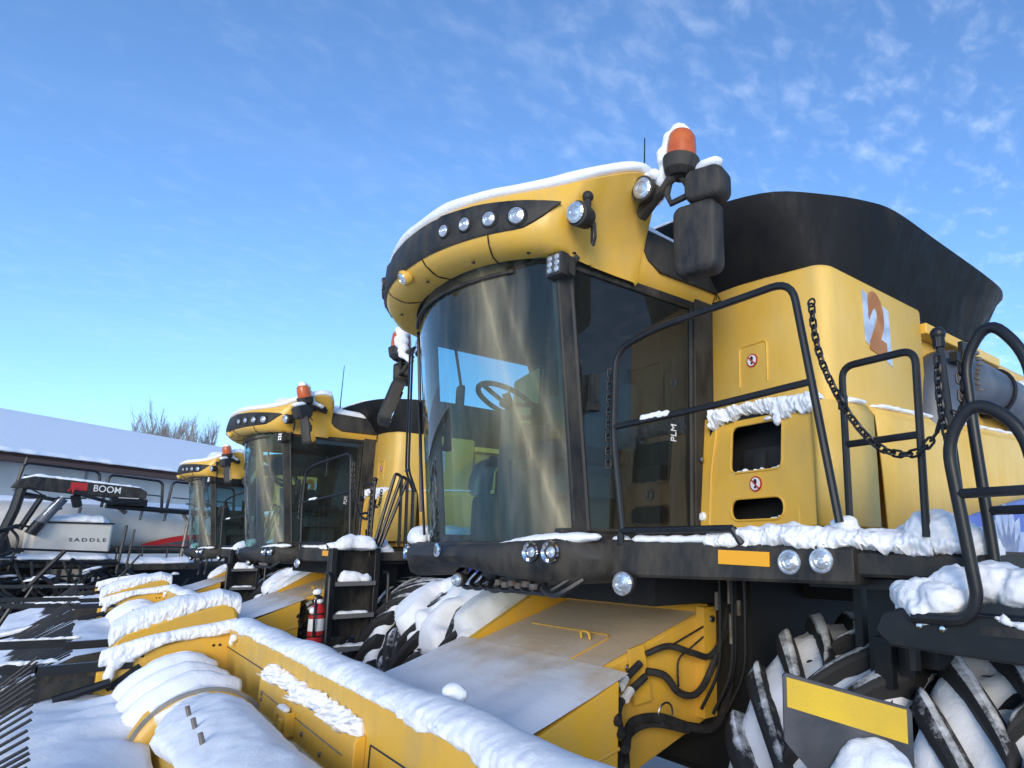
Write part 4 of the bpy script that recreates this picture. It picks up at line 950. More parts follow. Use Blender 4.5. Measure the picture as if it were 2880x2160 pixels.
#PART3
# ---------------------------------------------------------------- pick-up header
HX0,HX1=XM-2.6,XM+2.6
def make_header():
    H=thing('pickup_header',(XM,.4,0),'','harvester header','pick-up headers in front of the harvesters')
    # back wall with folded top flange
    g=G(); xs=[HX0+(HX1-HX0)*i/8 for i in range(9)]
    prof=[(.95,.40),(.95,1.345),(.955,1.362),(1.05,1.370),(1.10,1.355),(1.10,1.28),(1.02,1.27),(1.02,.40)]
    g.loft([[V((x,y,z)) for y,z in prof] for x in xs],True,True); BW=g.obj('back_wall',YELO,H,ang=30)
    G().tube([(HX0,.948,1.222),(-4.68,.948,1.222)],.004,4).obj('panel_gap',BLACKD,BW); G().tube([(HX1,.948,1.20),(-2.80,.948,1.20),(-2.82,.948,.6)],.004,4).obj('panel_gap',BLACKD,BW)
    # feed opening frame: raised panel with a frosted crease
    g=G(); pr=[(.95,1.222),(.915,1.218),(.905,1.20),(.905,1.035),(.86,1.005),(.80,.70),(.80,.55),(.95,.55)]
    g.loft([[V((x,y,z)) for y,z in pr] for x in (-4.66,-4.2,-3.5,-2.98,-2.86)],True,True)
    g.span((-4.70,.93,.55),(-4.675,.95,1.2)); FP=g.obj('feed_panel',YELO,BW,bev=.004)
    G().loft([[V((x,.901,1.033)),V((x,.856,1.003)),V((x,.843,.95+.02*math.sin(x*9)))] for x in [-4.6+i*.1 for i in range(17)]]).obj('frost_streak',FROST2,FP)
    g=G().tube([(-4.6,.903,1.14),(-3.0,.903,1.13)],.003,4); 
    for x,z in ((-4.56,1.13),(-4.56,1.10),(-3.62,1.09),(-3.30,1.07)): g.lathe([(.012,0),(.010,.008),(.001,.009)],(x,.904,z),(0,-1,0),10)
    g.obj('bolt',DULL,FP)
    g=G().plate([(-4.03,1.065),(-3.78,1.06),(-3.78,1.135),(-3.82,1.155),(-4.00,1.155),(-4.03,1.13)],[[(-3.95+.026*math.cos(2*PI*k/12),1.105+.026*math.sin(2*PI*k/12)) for k in range(12)]],lambda u,v,t:V((u,.875-t,v)),0,.012)
    g.span((-4.03,.875,1.06),(-4.015,.905,1.15)).span((-3.79,.86,1.05),(-3.775,.905,1.16)).tube([(-3.83,.86,1.08),(-3.83,.86,1.13)],.02,8); g.obj('latch',YELO,FP,bev=.002)
    snow(srun(G(),[(-4.0,.885,1.16),(-3.85,.885,1.16)],.02,.012,1),'snow_cap',FP,.008,.004,.04,.002,.02,1)
    # trough floor
    g=G(); rows=[]
    for x in xs:
        rows.append([V((x,.62-.44*math.cos(math.radians(a)),.84-.44*math.sin(math.radians(a)))) for a in range(0,181,15)]+[])
    g.loft(rows).obj('trough',YELO,H,solid=.02)
    # end sheets
    for x,s in ((HX0,-1),(HX1,1)):
        po=[(1.10,.42),(1.10,1.30),(1.04,1.36),(.95,1.36),(.53,1.265),(.24,1.20),(.20,1.16),(.20,.95),(.28,.90),(.10,.72),(.1,.45)]
        E=G().prism(po,lambda u,v,t:V((x+s*t,u,v)),0,.035).obj('end_sheet',YELO,H,bev=.012)
        g=G()
        for y,z in (((.44,1.205),(.30,1.0),(.86,1.24),(.90,1.24)) if s<0 else ((.44,1.205),)): g.lathe([(.011,0),(.001,.001)],(x+.001,y,z),(1,0,0),10)
        g.obj('bolt',BLACKD,E) if s<0 else g.b.free()
        crust('end_snow',E,[(x+s*.01,.20,1.17),(x+s*.01,.5,1.265),(x+s*.01,.74,1.315),(x+s*.01,1.0,1.365)][::(1 if s<0 else 1)],lambda u:.02+.02*math.sin(u*9),.11,.085,12+s,170,24,.016,.0,.5)
        # pick-up side plate, hold-down arm
        g=G().prism([(.20,.93),(.19,1.10),(-.03,1.07),(-.45,.84),(-.5,.66),(-.2,.5),(.2,.5)],lambda u,v,t:V((x+s*t,u,v)),0,.03); PK=g.obj('pickup_plate',BLK,H,bev=.006)
        g=G().box((x+s*.01,.14,1.16),(.05,.50,.065)).box((x+s*.01,-.75,1.205),(.05,1.30,.065),Matrix.Rotation(-.03,3,'X')).box((x+s*.02,.35,1.07),(.05,.22,.04),Matrix.Rotation(.7,3,'X')).tube([(x,-.8,1.2),(x,-.95,.8)],.03,8)
        g.tube([(x+s*.02,.42,1.17),(x+s*.02,.30,1.17)],.012,6).tube([(x-s*.1,.28,1.06),(x-s*.1,.0,.98)],.03,8)
        g.obj('hold_down_arm',BLKM,H)
        gs=srun(G(),[(x-s*.02,.40,1.19),(x-s*.02,.27,1.195)],.03,.03,3,.4,.02); gs.sphere((x-s*.02,.29,1.17),.05).sphere((x-s*.02,.27,1.10),.035,(1,1,1.6))
        srun(gs,[(x,-.0,1.215),(x,-.5,1.225)],.02,.022,5,.6,.01)
        snow(gs,'snow_cap',H,.012,.02,.06,.008,.03,1)
    # auger: tube, helical flights, end disc of the middle section, fingers
    yc,zc=.64,.85
    AU=G().lathe([(.20,HX0+.05),(.20,HX1-.05)],(0,yc,zc),(1,0,0),28).obj('auger',YELO,H)
    for a,b,dr in ((HX0+.08,-4.62,1),(XM+1.1,HX1-.08,-1)):
        n=int((b-a)/.45*24); g=G(); r1=[];r2=[]
        for i in range(n+1):
            x=a+(b-a)*i/n; an=dr*2*PI*(x-a)/.45+1.2
            d=V((0,-math.sin(an),math.cos(an)))
            r1.append(V((x,yc,zc))+d*.18); r2.append(V((x,yc,zc))+d*.335)
        g.loft([r1,r2]).obj('flight',YEL,AU,solid=.012)
    d1=G().lathe([(.19,0),(.334,0)],(-4.615,yc,zc),(1,0,0),48,False).obj('flight',YEL,AU,solid=.014)
    G().lathe([(.318,-.008),(.340,-.010),(.340,.010),(.318,.008)],(-4.615,yc,zc),(1,0,0),48,False).obj('worn_edge',DULL2,d1)
    # snow lying over the auger
    g=G(); rows=[]; nx,na=150,26
    for i in range(nx+1):
        x=HX0+.07+(HX1-HX0-.14)*i/nx
        fl=x<-4.60 or x>XM+1.15; row=[]
        lim_f=(58 if fl else 50)+14*noise.noise(V((x*2.2,3,1)))+7*noise.noise(V((x*9,3,5))); lim_b=-38+7*noise.noise(V((x*2.5,8,1)))+4*noise.noise(V((x*11,8,1)))
        if -4.60<x<-3.9: lim_f=24+36*(x+4.6)/.7+9*noise.noise(V((x*14,1,1)))
        if fl: lim_f=44+62*(.5+.5*math.cos(2*PI*((x-HX0-.08)/.45+.40)))**1.6+6*noise.noise(V((x*5,3,1)))
        for k in range(na+1):
            t=k/na; an=math.radians(lim_b+(lim_f-lim_b)*t)
            if fl:
                ph=(x-HX0-.08)/.45-(-an)/(2*PI)*1+.19; rg=.5+.5*math.cos(2*PI*ph); rad=.292+.095*rg**1.4+.02*max(0,math.cos(an))
            else: rad=.285+.065*min(1,max(0,(x+4.6)/.5))+.03*max(0,math.cos(an))
            if -4.66<x<-4.61: rad=.345
            rad-=(.03 if fl else .085)*max(0,-an/.66)**1.2
            rad+=.016*noise.noise(V((x*3,an*2,2)))+.010*noise.noise(V((x*11,an*6,2)))+(.012*noise.noise(V((x*28,an*17,7))) if (an>.5 and not fl) else 0)
            e=min(1,min(t,1-t)/.07); rad=.19+(rad-.19)*(e**.5)
            row.append(V((x,yc-math.sin(an)*rad,zc+math.cos(an)*rad)))
        rows.append(row)
    g.loft(rows,False).obj('auger_snow',SNOW,AU,ang=180)
    for x,y,z,tx in ((-3.86,.48,1.18,.0),(-3.60,.475,1.175,.0),(-3.32,.47,1.17,.0)):
        G().tube([(x,y+.04,z-.12),(x-.010,y-.012,z+.06)],.0095,8).obj('auger_finger',DULL,AU)
    # snow in front of the auger, over the pick-up belt
    g=G(); rows=[]; nx,ny=110,44
    for j in range(ny+1):
        y=.40-1.5*j/ny; row=[]
        for i in range(nx+1):
            x=HX0+.01+(HX1-HX0-.02)*i/nx
            z=.90+.06*math.exp(-((y-.08)/.25)**2)-.30*max(0,-y-.15)-.12*max(0,y-.30)+.05*noise.noise(V((x*1.1,y*2,4)))+.02*noise.noise(V((x*3.5,y*5,9)))+.006*noise.noise(V((x*16,y*16,9)))
            if y>.05 and x<-4.6: z+=.07*(y-.05)/.35*math.cos(2*PI*((x-HX0-.08)/.45+.45))+.03*(y-.05)/.35
            row.append(V((x,y,z)))
        rows.append(row)
    g.loft(rows).obj('belt_snow',SNOW,H,ang=180,solid=.06)
    # long tines of the wind guard
    rd=random.Random(2); n=36
    for i in range(n):
        x=HX0+.06+(HX1-HX0-.12)*i/(n-1); dy=.012*rd.uniform(-1,1)
        u=max(0,min(1,(-4.2-x)/1.9)); G().tube([(x,-.05-.07*u+dy,1.09+.16*u+dy),(x+.005,-.38+dy,.90+.08*u+dy),(x+.01,-.98,.55)],.0085,6).obj('tine',BLKM,H)
    G().tube([(HX0,-1.0,.52),(HX1,-1.0,.52)],.05,10).obj('tine_bar',BLKM,H)
    crust('wall_snow',BW,[(HX0-.02,1.02,1.355),(-5.4,1.025,1.368),(-4.4,1.025,1.368),(-3.4,1.02,1.365),(-2.5,1.02,1.362),(-1.6,1.01,1.36),(HX1,1.01,1.36)],lambda u:.004+.16*max(0,u-.70),.19,.072,31)
    snow(G().sphere((HX0+.30,.925,1.30),.03,(.7,.6,1.6)).sphere((HX0+.36,.93,1.32),.03),'snow_cap',BW,.01,.01,.04,.004,.02,1)
    snow(G().sphere((-2.42,1.10,1.44),.035,(1.2,1.2,.8)).sphere((-2.40,1.12,1.42),.032),'snow_cap',BW,.01,.01,.04,.004,.02,1)
    crust('ledge_snow',FP,[(-4.66,.945,1.222),(-3.8,.94,1.218),(-2.88,.94,1.215)],lambda u:.012+.01*math.sin(u*17),.05,.062,17,330,26,.03,.0,2.0,.55)
    g=G(); rd=random.Random(9)
    for i in range(40):
        x=HX0+.1+1.5*rd.random(); g.sphere((x,.90,.98+.05*rd.random()-(x+6.1)*.06),.035+.02*rd.random(),(1.4,1,1),1)
    snow(g,'corner_snow',BW,.02,.02,.1,.01,.03,2)
    # coupler knobs on the flange
    g=G()
    for x,y,z in ((-2.33,1.06,1.35),(-2.24,1.07,1.345)): g.lathe([(.02,-.06),(.036,-.04),(.040,0),(.034,.022),(.001,.026)],(x,y,z),(.3,-.6,.5),14)
    g.obj('coupler_cap',BLK,BW); snow(G().sphere((-2.29,1.06,1.40),.035,(1.2,1,.8)).sphere((-2.24,1.06,1.37),.03),'snow_cap',BW,.01,.01,.04,.004,.02,1)
    return H
def add_shield(H):    # tall smooth drive shield on the near end of a header
    setorg((XM,.4,0)); x=HX1+.036; wd=.50
    E=G().prism([(1.02,.45),(1.04,1.36),(1.01,1.45),(.93,1.49),(.6,1.41),(.25,1.29),(.19,1.24),(.15,.85),(.1,.45)],lambda u,v,t:V((x+t,u,v)),0,wd).obj('end_shield',YELO,H,bev=.03)
    G().lathe([(.035,0),(.035,.01),(.02,.012),(.02,.004),(.001,.004)],(x+wd,.62,1.22),(1,0,0),16).obj('bolt',DULL,E)
    crust('end_snow',E,[(x+wd*.5,.16,1.21),(x+wd*.5,.3,1.29),(x+wd*.5,.6,1.395),(x+wd*.5,.9,1.475),(x+wd*.5,1.06,1.42)],lambda u:.035+.02*math.sin(u*7),wd+.08,.15,15,260,26,.012,.0,.45)
    return E
def add_marker(H):
    setorg((XM,.4,0))
    A=V((-1.06,1.34,1.652)); B=V((-.858,1.592,1.562)); e=(B-A); dn=V((-.012,.012,-.26)); nrm=e.cross(dn).normalized()
    if nrm.y>0: nrm=-nrm
    def P(u,v,t): return A+e*u+dn*v+nrm*t
    g=G().prism([(0,0.03),(.02,0),(.98,0),(1,.03),(1,1.3),(.62,1.3),(.0,.62)],lambda u,v,t:P(u,v,t),-.012,0); M=g.obj('marker_board',GREYB,H)
    G().prism([(.025,.03),(.955,.02),(.955,.33),(.025,.30)],lambda u,v,t:P(u,v,t),.001,.003).obj('reflective_strip',AMBER2,M)
    g=G().sphere(P(.66,.66,.03),.085,(1.2,.9,1)).sphere(P(.50,.80,.035),.07).sphere(P(.82,.84,.04),.085).sphere(P(.68,.98,.04),.09).sphere(P(.45,.98,.03),.055).sphere(P(.90,1.05,.04),.07).sphere(P(.56,.56,.012),.04)
    snow(g,'snow_cap',M,.009,.02,.07,.007,.03,2)
    g=G().tube(cr([P(-.55,1.40,.1),P(-.2,1.24,.1),P(.2,1.22,.1),P(.55,1.38,.1)],6),.045,12).tube([P(.45,1.12,.06),P(.47,1.3,.08)],.030,10).tube([P(.5,.6,-.03),P(.5,2.6,-.03),(-1.0,1.0,1.0)],.025,8); g.obj('marker_arm',BLK,M)
# ---------------------------------------------------------------- air cart, shed, trees
def make_cart():
    C0=V((-23.1,.9,0)); rot=math.radians(104)
    T=thing('air_cart',(0,0,0),'cream coloured air cart with a black loading boom and rails, parked before the long shed','air cart')
    T.location=C0; T.rotation_euler=(0,0,rot)
    g=G(); rows=[]
    for x,k in ((-3.3,.35),(-3.15,.7),(-2.9,.9),(-2.4,1),(0,1),(3.5,1),(3.9,.9),(4.1,.5)):
        rows.append([V((x,1.15+1.15*k*math.copysign(abs(math.cos(a))**.7,math.cos(a)),2.55+.68*k*math.copysign(abs(math.sin(a))**.75,math.sin(a)))) for a in [2*PI*i/36 for i in range(36)]])
    TK=g.loft(rows,True,True).obj('seed_tank',CREAM,T)
    g=G(); rows=[]
    for x in (-3.2,-2.6,-2.4,0,3.4,3.9): 
        rows.append([V((x,1.15+.95*math.cos(a),2.60+.75*math.sin(a)-(.25 if x<-3 or x>3.8 else 0))) for a in [math.radians(35+110*i/16) for i in range(17)]])
    g.loft(rows).obj('tank_snow',SNOW,TK)
    def dec(pts,name,m,off):
        G().loft([[V((u,1.15-1.15*max(.02,(1-min(1,abs((v-2.55)/.68))**(1/.375*1.0)))**.7*0-1.155-off,v)) for u,v in r] for r in pts]).obj(name,m,TK)
    up=[(.35+.15*i,2.12+.30*math.sin(min(1,i/9)*PI*.5)) for i in range(16)]; lo=[(u,2.10) for u,v in up]; dec([up,lo],'stripe',RED,.0)
    dec([[(u+.35,2.10+(v-2.10)*.62) for u,v in up],[(u+.35,2.12) for u,v in up]],'stripe',GREY,.004)
    SB=G().span((-2.02,-.75,1.83),(-.50,-.02,2.66)).obj('saddle_tank',CREAM,T,bev=.06)
    snow(srun(G(),[(-2.0,-.4,2.66),(-1.2,-.4,2.68),(-.52,-.4,2.66)],.36,.20,3,.2,.04),'tank_snow',SB,.04,.06,.3,.02,.1,3)
    text('lettering','SADDLE',.12,GREY,SB,(-.98,-.757,2.22),(1,0,0),(0,0,1),.002,.002,1.25,1.5)
    g=G().tube([(-2.02,-.78,2.64),(-.5,-.78,2.64)],.02,6); g.obj('strap',BLKM,SB)
    # boom
    BO=G().prism([(-2.45,3.62),(-2.2,3.72),(-.1,3.60),(.05,3.5),(.05,3.32),(-.3,3.28),(-2.2,3.40),(-2.55,3.42)],lambda u,v,t:V((u,-.9+t,v)),0,.22).obj('loading_boom',BLK,T,bev=.02)
    G().span((-1.52,-.908,3.44),(-1.20,-.902,3.63)).obj('red_label',RED,BO)
    text('lettering','BOOM',.235,WHITE,BO,(-.80,-.908,3.50),(1,0,-.05),(0,0,1),.002,.001,.82)
    snow(srun(G(),[(-2.4,-.79,3.66),(-2.1,-.79,3.72),(-1.0,-.79,3.65),(.02,-.79,3.56)],.10,.07,3,.4,.02),'boom_snow',BO,.03,.03,.2,.01,.08,1)
    G().tube([(-1.5,-.95,3.38),(-1.38,-.98,3.36),(-.7,-1.0,3.16),(.0,-.95,3.22)],.045,8).span((-.7,-.98,3.12),(.06,-.8,3.30)).tube([(-.75,-.8,3.1),(2.6,-.7,2.95)],.07,8).tube([(-1.4,-.9,3.3),(-1.3,-.8,3.05)],.10,8).obj('boom_arm',BLKM,BO)
    G().tube([(-1.56,-.97,3.40),(-1.50,-1.0,3.50),(-1.47,-.97,3.36)],.03,6).obj('hook',RED,BO)
    g=G().tube([(-2.35,-.8,3.55),(-2.42,-.8,2.9),(-2.56,-.75,2.2)],.10,8).tube([(-1.95,-.7,3.3),(-2.25,-.7,2.45)],.06,8).tube([(-2.5,-.6,2.3),(-2.3,-.7,1.6)],.10,8); g.obj('mast',BLKM,T)
    g=G().tube([(-1.62,-.9,3.22),(-1.95,-.85,2.62)],.11,12); A=g.obj('auger_tube',GREY,T); G().tube([(-1.95,-.85,2.62),(-2.08,-.85,2.35)],.12,12).obj('spout',BLKM,A)
    snow(srun(G(),[(-1.64,-.94,3.27),(-1.94,-.9,2.74)],.09,.07,2,.3,.02),'snow_cap',A,.03,.02,.1,.01,.05,1)
    for x0,x1,z0,z1 in ((-2.3,-.68,3.5,4.12),(-.60,.75,3.1,3.98),(.85,2.6,3.0,3.92)):
        g=G().tube(fillet([(x0,.1,z0),(x0+.06,.1,z1),(x1-.08,.1,z1-.08),(x1,.1,z0-.1)],.14),.036,6); g.tube([(x0+.1,.1,(z0+z1)/2),(x1-.04,.1,(z0+z1)/2-.06)],.018,6); g.obj('guard_rail',BLKM,T)
    G().tube([(-2.32,.1,3.4),(-2.2,.1,4.25)],.03,6).obj('flag_pole',BLKM,T)
    for x in (-1.1,.2,.75,1.45,2.0): G().tube([(x,-.25,3.05),(x-.05,-.32,2.78)],.035,6).obj('rail_bracket',DULL,T)
    g=G()
    g.tube([(1.05,-.45,3.05),(1.22,-.5,2.75),(1.18,-.5,2.0),(1.12,-.55,1.55)],.045,8).tube([(-.45,-.45,3.15),(-.2,-.4,2.95)],.06,8).obj('delivery_pipe',DULL,T)
    g=G().span((-2.55,-1.3,1.55),(-.45,-.1,1.74)).span((-.40,-1.2,1.45),(1.4,-.1,1.62)).span((-2.6,-.2,1.45),(3.6,2.4,1.62)); g.obj('walkway',BLK,T,bev=.02)
    snow(srun(srun(G(),[(-2.5,-.95,1.74),(-.5,-.95,1.74)],.42,.15,3,.25,.03),[(-.35,-.85,1.62),(1.35,-.85,1.62)],.4,.17,8,.25,.03),'walkway_snow',T,.04,.05,.3,.02,.1,2)
    for pts,r in ((fillet([(-3.2,-1.3,1.9),(-2.45,-1.3,2.55),(-2.2,-1.3,2.5)],.1),.03),(fillet([(-2.55,-1.3,2.5),(-2.35,-1.3,2.25),(-2.45,-1.3,1.2)],.1),.03),([(-2.45,-1.3,2.0),(-.45,-1.3,1.9)],.03),([(-.46,-1.3,1.4),(-.40,-1.3,2.6)],.035),([(-.28,-1.3,1.4),(-.22,-1.3,2.5)],.025),([(-2.4,-1.3,1.72),(-.45,-1.3,1.65)],.05),([(1.45,-1.0,1.3),(1.53,-1.0,2.45)],.03),([(1.6,-1.0,1.3),(1.68,-1.0,2.45)],.03)):
        G().tube(pts,r,6).obj('step_rail',BLKM,T)
    g=G().lathe([(.10,-.5),(.55,0),(.6,.02)],(-1.2,-.9,1.50),(0,0,1),4); g.obj('hopper',CREAM,T)
    rd=random.Random(31); g=G()
    for i in range(46):
        x=-3.6+4.6*rd.random(); y=-1.5+.9*rd.random(); z=.35+1.1*rd.random(); a=rd.random()*PI
        g.box((x,y,z),(.25+.7*rd.random(),.08,.05+.14*rd.random()),Matrix.Rotation(rd.uniform(-.6,.6),3,'Y')@Matrix.Rotation(rd.uniform(-.4,.4),3,'Z'),.01)
    for i in range(16):
        x=-3.6+4*rd.random(); g.tube(cr([(x,-1.5,.5+.8*rd.random()),(x+.4*rd.random(),-1.7,.4+.5*rd.random()),(x+.9,-1.5,.5+.8*rd.random())],5),.03,6)
    g.lathe([(.2,-.2),(.45,-.2),(.5,0),(.45,.2),(.2,.2)],(-.6,-.9,.5),(0,1,0),24).lathe([(.2,-.2),(.45,-.2),(.5,0),(.45,.2),(.2,.2)],(-1.9,-.9,.5),(0,1,0),24)
    g.span((-2.6,-.2,.5),(3.4,.2,1.5)); U=g.obj('undercarriage',BLKM,T)
    g=G()
    for i in range(40):
        x=-3.6+4.4*rd.random(); y=-1.6+.8*rd.random(); z=.5+.95*rd.random(); srun(g,[(x,y,z),(x+.12+.35*rd.random(),y,z+rd.uniform(-.1,.1))],.05,.05,i,.3,.02,5)
    snow(g,'frame_snow',U,.03,.03,.12,.01,.06,1)
    g=G().box((-1.5,-1.55,1.1),(.16,.03,.22)).box((-1.25,-1.55,1.0),(.3,.03,.2)).box((-.9,-1.5,1.25),(.14,.03,.14)); g.obj('label_plate',WHITE,U)
    G().tube([(-1.75,-1.55,1.25),(-1.55,-1.55,.95)],.05,6).obj('hydraulic_ram',RED,U)
    g=G(); rd=random.Random(77)
    for i in range(60):     # folded frames, brackets and links in front of the cart
        x=-3.9+3.6*rd.random(); z=.5+1.5*rd.random()*(1 if x<-2.6 else .7); y=-2.3+.8*rd.random(); L_=.3+.8*rd.random(); t=rd.choice((0,PI/2,.5,-.6,1.0))
        d=V((math.cos(t)*L_/2,0,math.sin(t)*L_/2)); g.tube([V((x,y,z))-d,V((x,y,z))+d],.022+.03*rd.random(),5)
    F2=g.obj('folded_frame',BLKM,T); g=G()
    for i in range(22):
        x=-3.9+3.4*rd.random(); z=.7+1.2*rd.random()*(1 if x<-2.6 else .7); srun(g,[(x,-2.2+.6*rd.random(),z),(x+.2+.3*rd.random(),-2.0,z+.1*rd.uniform(-1,1))],.05,.05,i,.3,.02,5)
    snow(g,'frame_snow',F2,.03,.03,.12,.01,.06,1)
    for x0,z0 in ((-1.9,3.22),(.3,3.24),(1.9,3.24)): G().lathe([(.30,-.02),(.32,.06),(.26,.12),(.001,.13)],(x0,1.0,z0),(0,-.2,1),20).obj('tank_lid',BLK,TK)
    g=G().span((-3.55,-1.5,1.75),(-2.75,-.6,2.15),.03).span((-3.3,-1.3,2.15),(-3.0,-.8,2.35)).span((-2.62,-1.45,.95),(-2.35,-.7,1.5)).tube([(-3.7,-1.5,2.1),(-2.4,-1.35,2.5)],.035,6).tube([(-3.6,-1.5,1.6),(-2.6,-1.4,1.0)],.06,6); g.obj('pump_housing',BLKM,T)
    snow(srun(srun(G(),[(-3.5,-1.05,2.16),(-2.8,-1.05,2.16)],.32,.10,3,.3,.02,6),[(-3.3,-1.05,2.36),(-3.0,-1.05,2.36)],.2,.09,5,.3,.02,5),'frame_snow',T,.03,.04,.2,.012,.06,2)
    for k in range(9):
        x=-3.5+.28*k; G().tube(cr([(x,-1.5,1.7),(x+.1,-1.75,1.2+.15*math.sin(k*2)),(x+.5,-1.7,.9),(x+.8,-1.4,1.4)],6),.028,7).obj('hose',RUB,T)
    for k in range(7): G().tube([(-.35+.55*k,-.72,1.62),(-.35+.55*k,-.72,2.05)],.02,6).obj('walkway_post',BLKM,T)
    G().tube([(-.38,-.72,2.05),(3.0,-.72,2.05)],.02,6).obj('walkway_rail',BLKM,T)
    G().tube([(-2.4,-.72,3.32),(-1.7,-.72,3.18),(-1.6,-.75,2.95)],.05,8).tube([(-2.3,-.95,3.45),(-1.9,-.98,3.2),(-1.2,-.95,3.25)],.02,6).obj('boom_arm',BLKM,BO)
    G().span((-.55,-.92,3.24),(-.12,-.915,3.32)).obj('label_plate',WHITE,BO)
    for x,m in ((-2.98,SILV),(-3.25,RED)): G().lathe([(.12,0),(.12,.01),(.001,.012)],(x,.06,2.55),(0,-1,0),20).obj('round_decal',m,TK)
def make_discs():
    T=thing('seeder_wing',(-24.6,-3.05,0),'folded black seeder wing with stacked snowy packer wheels beside the air cart','seeder wing')
    R=Matrix.Rotation(math.radians(104),3,'Z')
    def L(x,y,z): return V((-24.6,-3.05,0))+R@V((x,y,z))
    for k,(x,z) in enumerate(((.15,2.72),(.42,3.1),(.0,3.4),(.45,3.62),(.12,3.82))):
        w=G().lathe([(.08,-.07),(.30,-.09),(.36,-.05),(.36,.05),(.30,.09),(.08,.07)],L(x,0,z),R@V((.15,-.45,1)),24).obj('packer_wheel',RUB,T)
        snow(G().sphere(L(x,-.02,z+.10),.3,(1,1,.3)),'snow_cap',w,.03,.03,.15,.01,.05,2)
    g=G().tube([L(.2,.3,.3),L(.25,.3,4.0)],.07,6).tube([L(-.5,.3,.6),L(.6,.3,3.2)],.06,6).tube([L(-.8,.1,1.9),L(1.0,.1,1.7)],.06,6).tube([L(-.4,-.4,.3),L(1.4,-.6,1.6)],.05,6).tube([L(-.5,-.3,1.5),L(1.6,-.6,.5)],.05,6); g.obj('wing_frame',BLKM,T)
    g=G(); srun(g,[L(-.8,.1,1.97),L(1.0,.1,1.77)],.07,.07,1,.3,.02); srun(g,[L(.0,-.45,.75),L(1.2,-.6,1.5)],.08,.07,3,.3,.02); g.sphere(L(.9,-.5,1.5),.2); snow(g,'frame_snow',T,.03,.03,.12,.01,.06,1)
def make_shed():
    E0=V((-36.92,-2.88,0)); d=V((-.58,.814,0)).normalized(); n=V((-d.y,d.x,0));
    if n.x>0: n=-n
    T=thing('storage_shed',E0,'long grey concrete shed with a snow covered roof behind the air cart','shed')
    a,b=-14,46
    def P(s,r,z): return E0+d*s+n*r+V((0,0,z))
    def bx(g,s0,s1,r0,r1,z0,z1): g.loft([[P(s,r0,z0),P(s,r1,z0),P(s,r1,z1),P(s,r0,z1)] for s in (s0,s1)],True,True)
    g=G(); bx(g,a,b,1.0,1.3,0,5.75); bx(g,a,b,17,17.3,0,5.75); g.loft([[P(s,1.0,0),P(s,1,5.75),P(s,9,8.6),P(s,17.3,5.75),P(s,17.3,0)] for s in (a,a+.3)],True,True)
    w=g.obj('wall',CONC,T,smooth=False)
    g=G()
    for s in range(a,b,6): bx(g,s-.04,s+.04,.94,1.0,0,5.6)
    g.obj('panel_joint',CONCD,w,smooth=False)
    g=G(); bx(g,15.3,15.55,.8,.99,0,5.7); g.obj('door_post',BROWN,w)
    g=G(); bx(g,a,b,.1,.95,5.60,5.70); bx(g,a,b,.0,.1,5.55,5.95)
    rd=random.Random(3)
    g.obj('eave_board',BROWN,T)
    g=G(); g.loft([[P(s,.0,5.9),P(s,9,8.9),P(s,18.3,5.9),P(s,18.3,5.75),P(s,9,8.7),P(s,0,5.75)] for s in (a,b)],True,True); rf=g.obj('roof',BROWN,T,smooth=False)
    g=G(); N=240; rows=[]
    for i in range(N+1):
        s=a+(b-a)*i/N; k=.12*noise.noise(V((s*.6,1,1)))+.10*noise.noise(V((s*2.3,4,1)))
        rows.append([P(s,.15+k,5.88),P(s,-.12+k,5.93-.08*abs(k)*5),P(s,-.05+k,6.08),P(s,.4,6.28),P(s,4.5,7.72),P(s,8.6,9.13),P(s,9,9.2),P(s,9.4,9.13),P(s,18.3,6.15),P(s,18.3,5.9)])
    g.loft(rows).obj('roof_snow',SNOW,rf)
def make_tree(x,y,h,seed,label,first=None):
    T=thing('bare_tree',(x,y,0),label,'tree','bare trees behind the shed'); rd=random.Random(seed)
    tr=G(); cw=G()
    def br(g,p,d,l,r,dep):
        pts=[p]; dd=d.copy(); n=4
        for i in range(n):
            dd=(dd+V((rd.uniform(-.13,.13),rd.uniform(-.13,.13),rd.uniform(-.02,.12)))).normalized(); pts.append(pts[-1]+dd*l/n)
        g.tube(pts,r,5 if dep>2 else 4 if dep>0 else 3,False,[r*(1-.55*i/n) for i in range(n+1)])
        if dep==0: return
        k=14 if dep>=4 else 9 if dep==3 else 7 if dep==2 else 5
        for i in range(k):
            t=.35+.65*(i+rd.random()*.6)/k; j=min(n-1,int(t*n)); q=pts[j].lerp(pts[j+1],t*n-j) if t<1 else pts[-1]
            az=rd.random()*2*PI; sp=rd.uniform(.22,.55); ax=dd.orthogonal().normalized(); ax=Matrix.Rotation(az,3,dd)@ax
            nd=(dd*math.cos(sp)+ax*math.sin(sp)+V((0,0,.25))).normalized(); br(cw,q,nd,l*rd.uniform(.42,.62),r*.42,dep-1)
    br(tr,V((x,y,0)),V((0,0,1)),h*.60,.24,4)
    tr.obj('trunk',BARK,T); cw.obj('crown',BARK,T)
#PART4
FROST2=mat('yellow_frost_streak',(.72,.50,.22),.6,noisecol=(.80,.66,.42),nscale=14,nlo=.35,nhi=.65,bump=.2,bscale=80)
DULL2=mat('worn_grey_edge',(.26,.25,.23),.5,metal=.3,noisecol=(.34,.32,.28),nscale=14)
GREYB=mat('charcoal_board',(.028,.032,.04),.5,noisecol=(.07,.07,.08),nscale=6)
AMBER2=mat('yellow_reflective_film',(.66,.43,.02),.35,noisecol=(.52,.34,.03),nscale=3,bump=.1,bscale=160)
CONCD=mat('panel_joint_grey',(.24,.24,.24),.9)
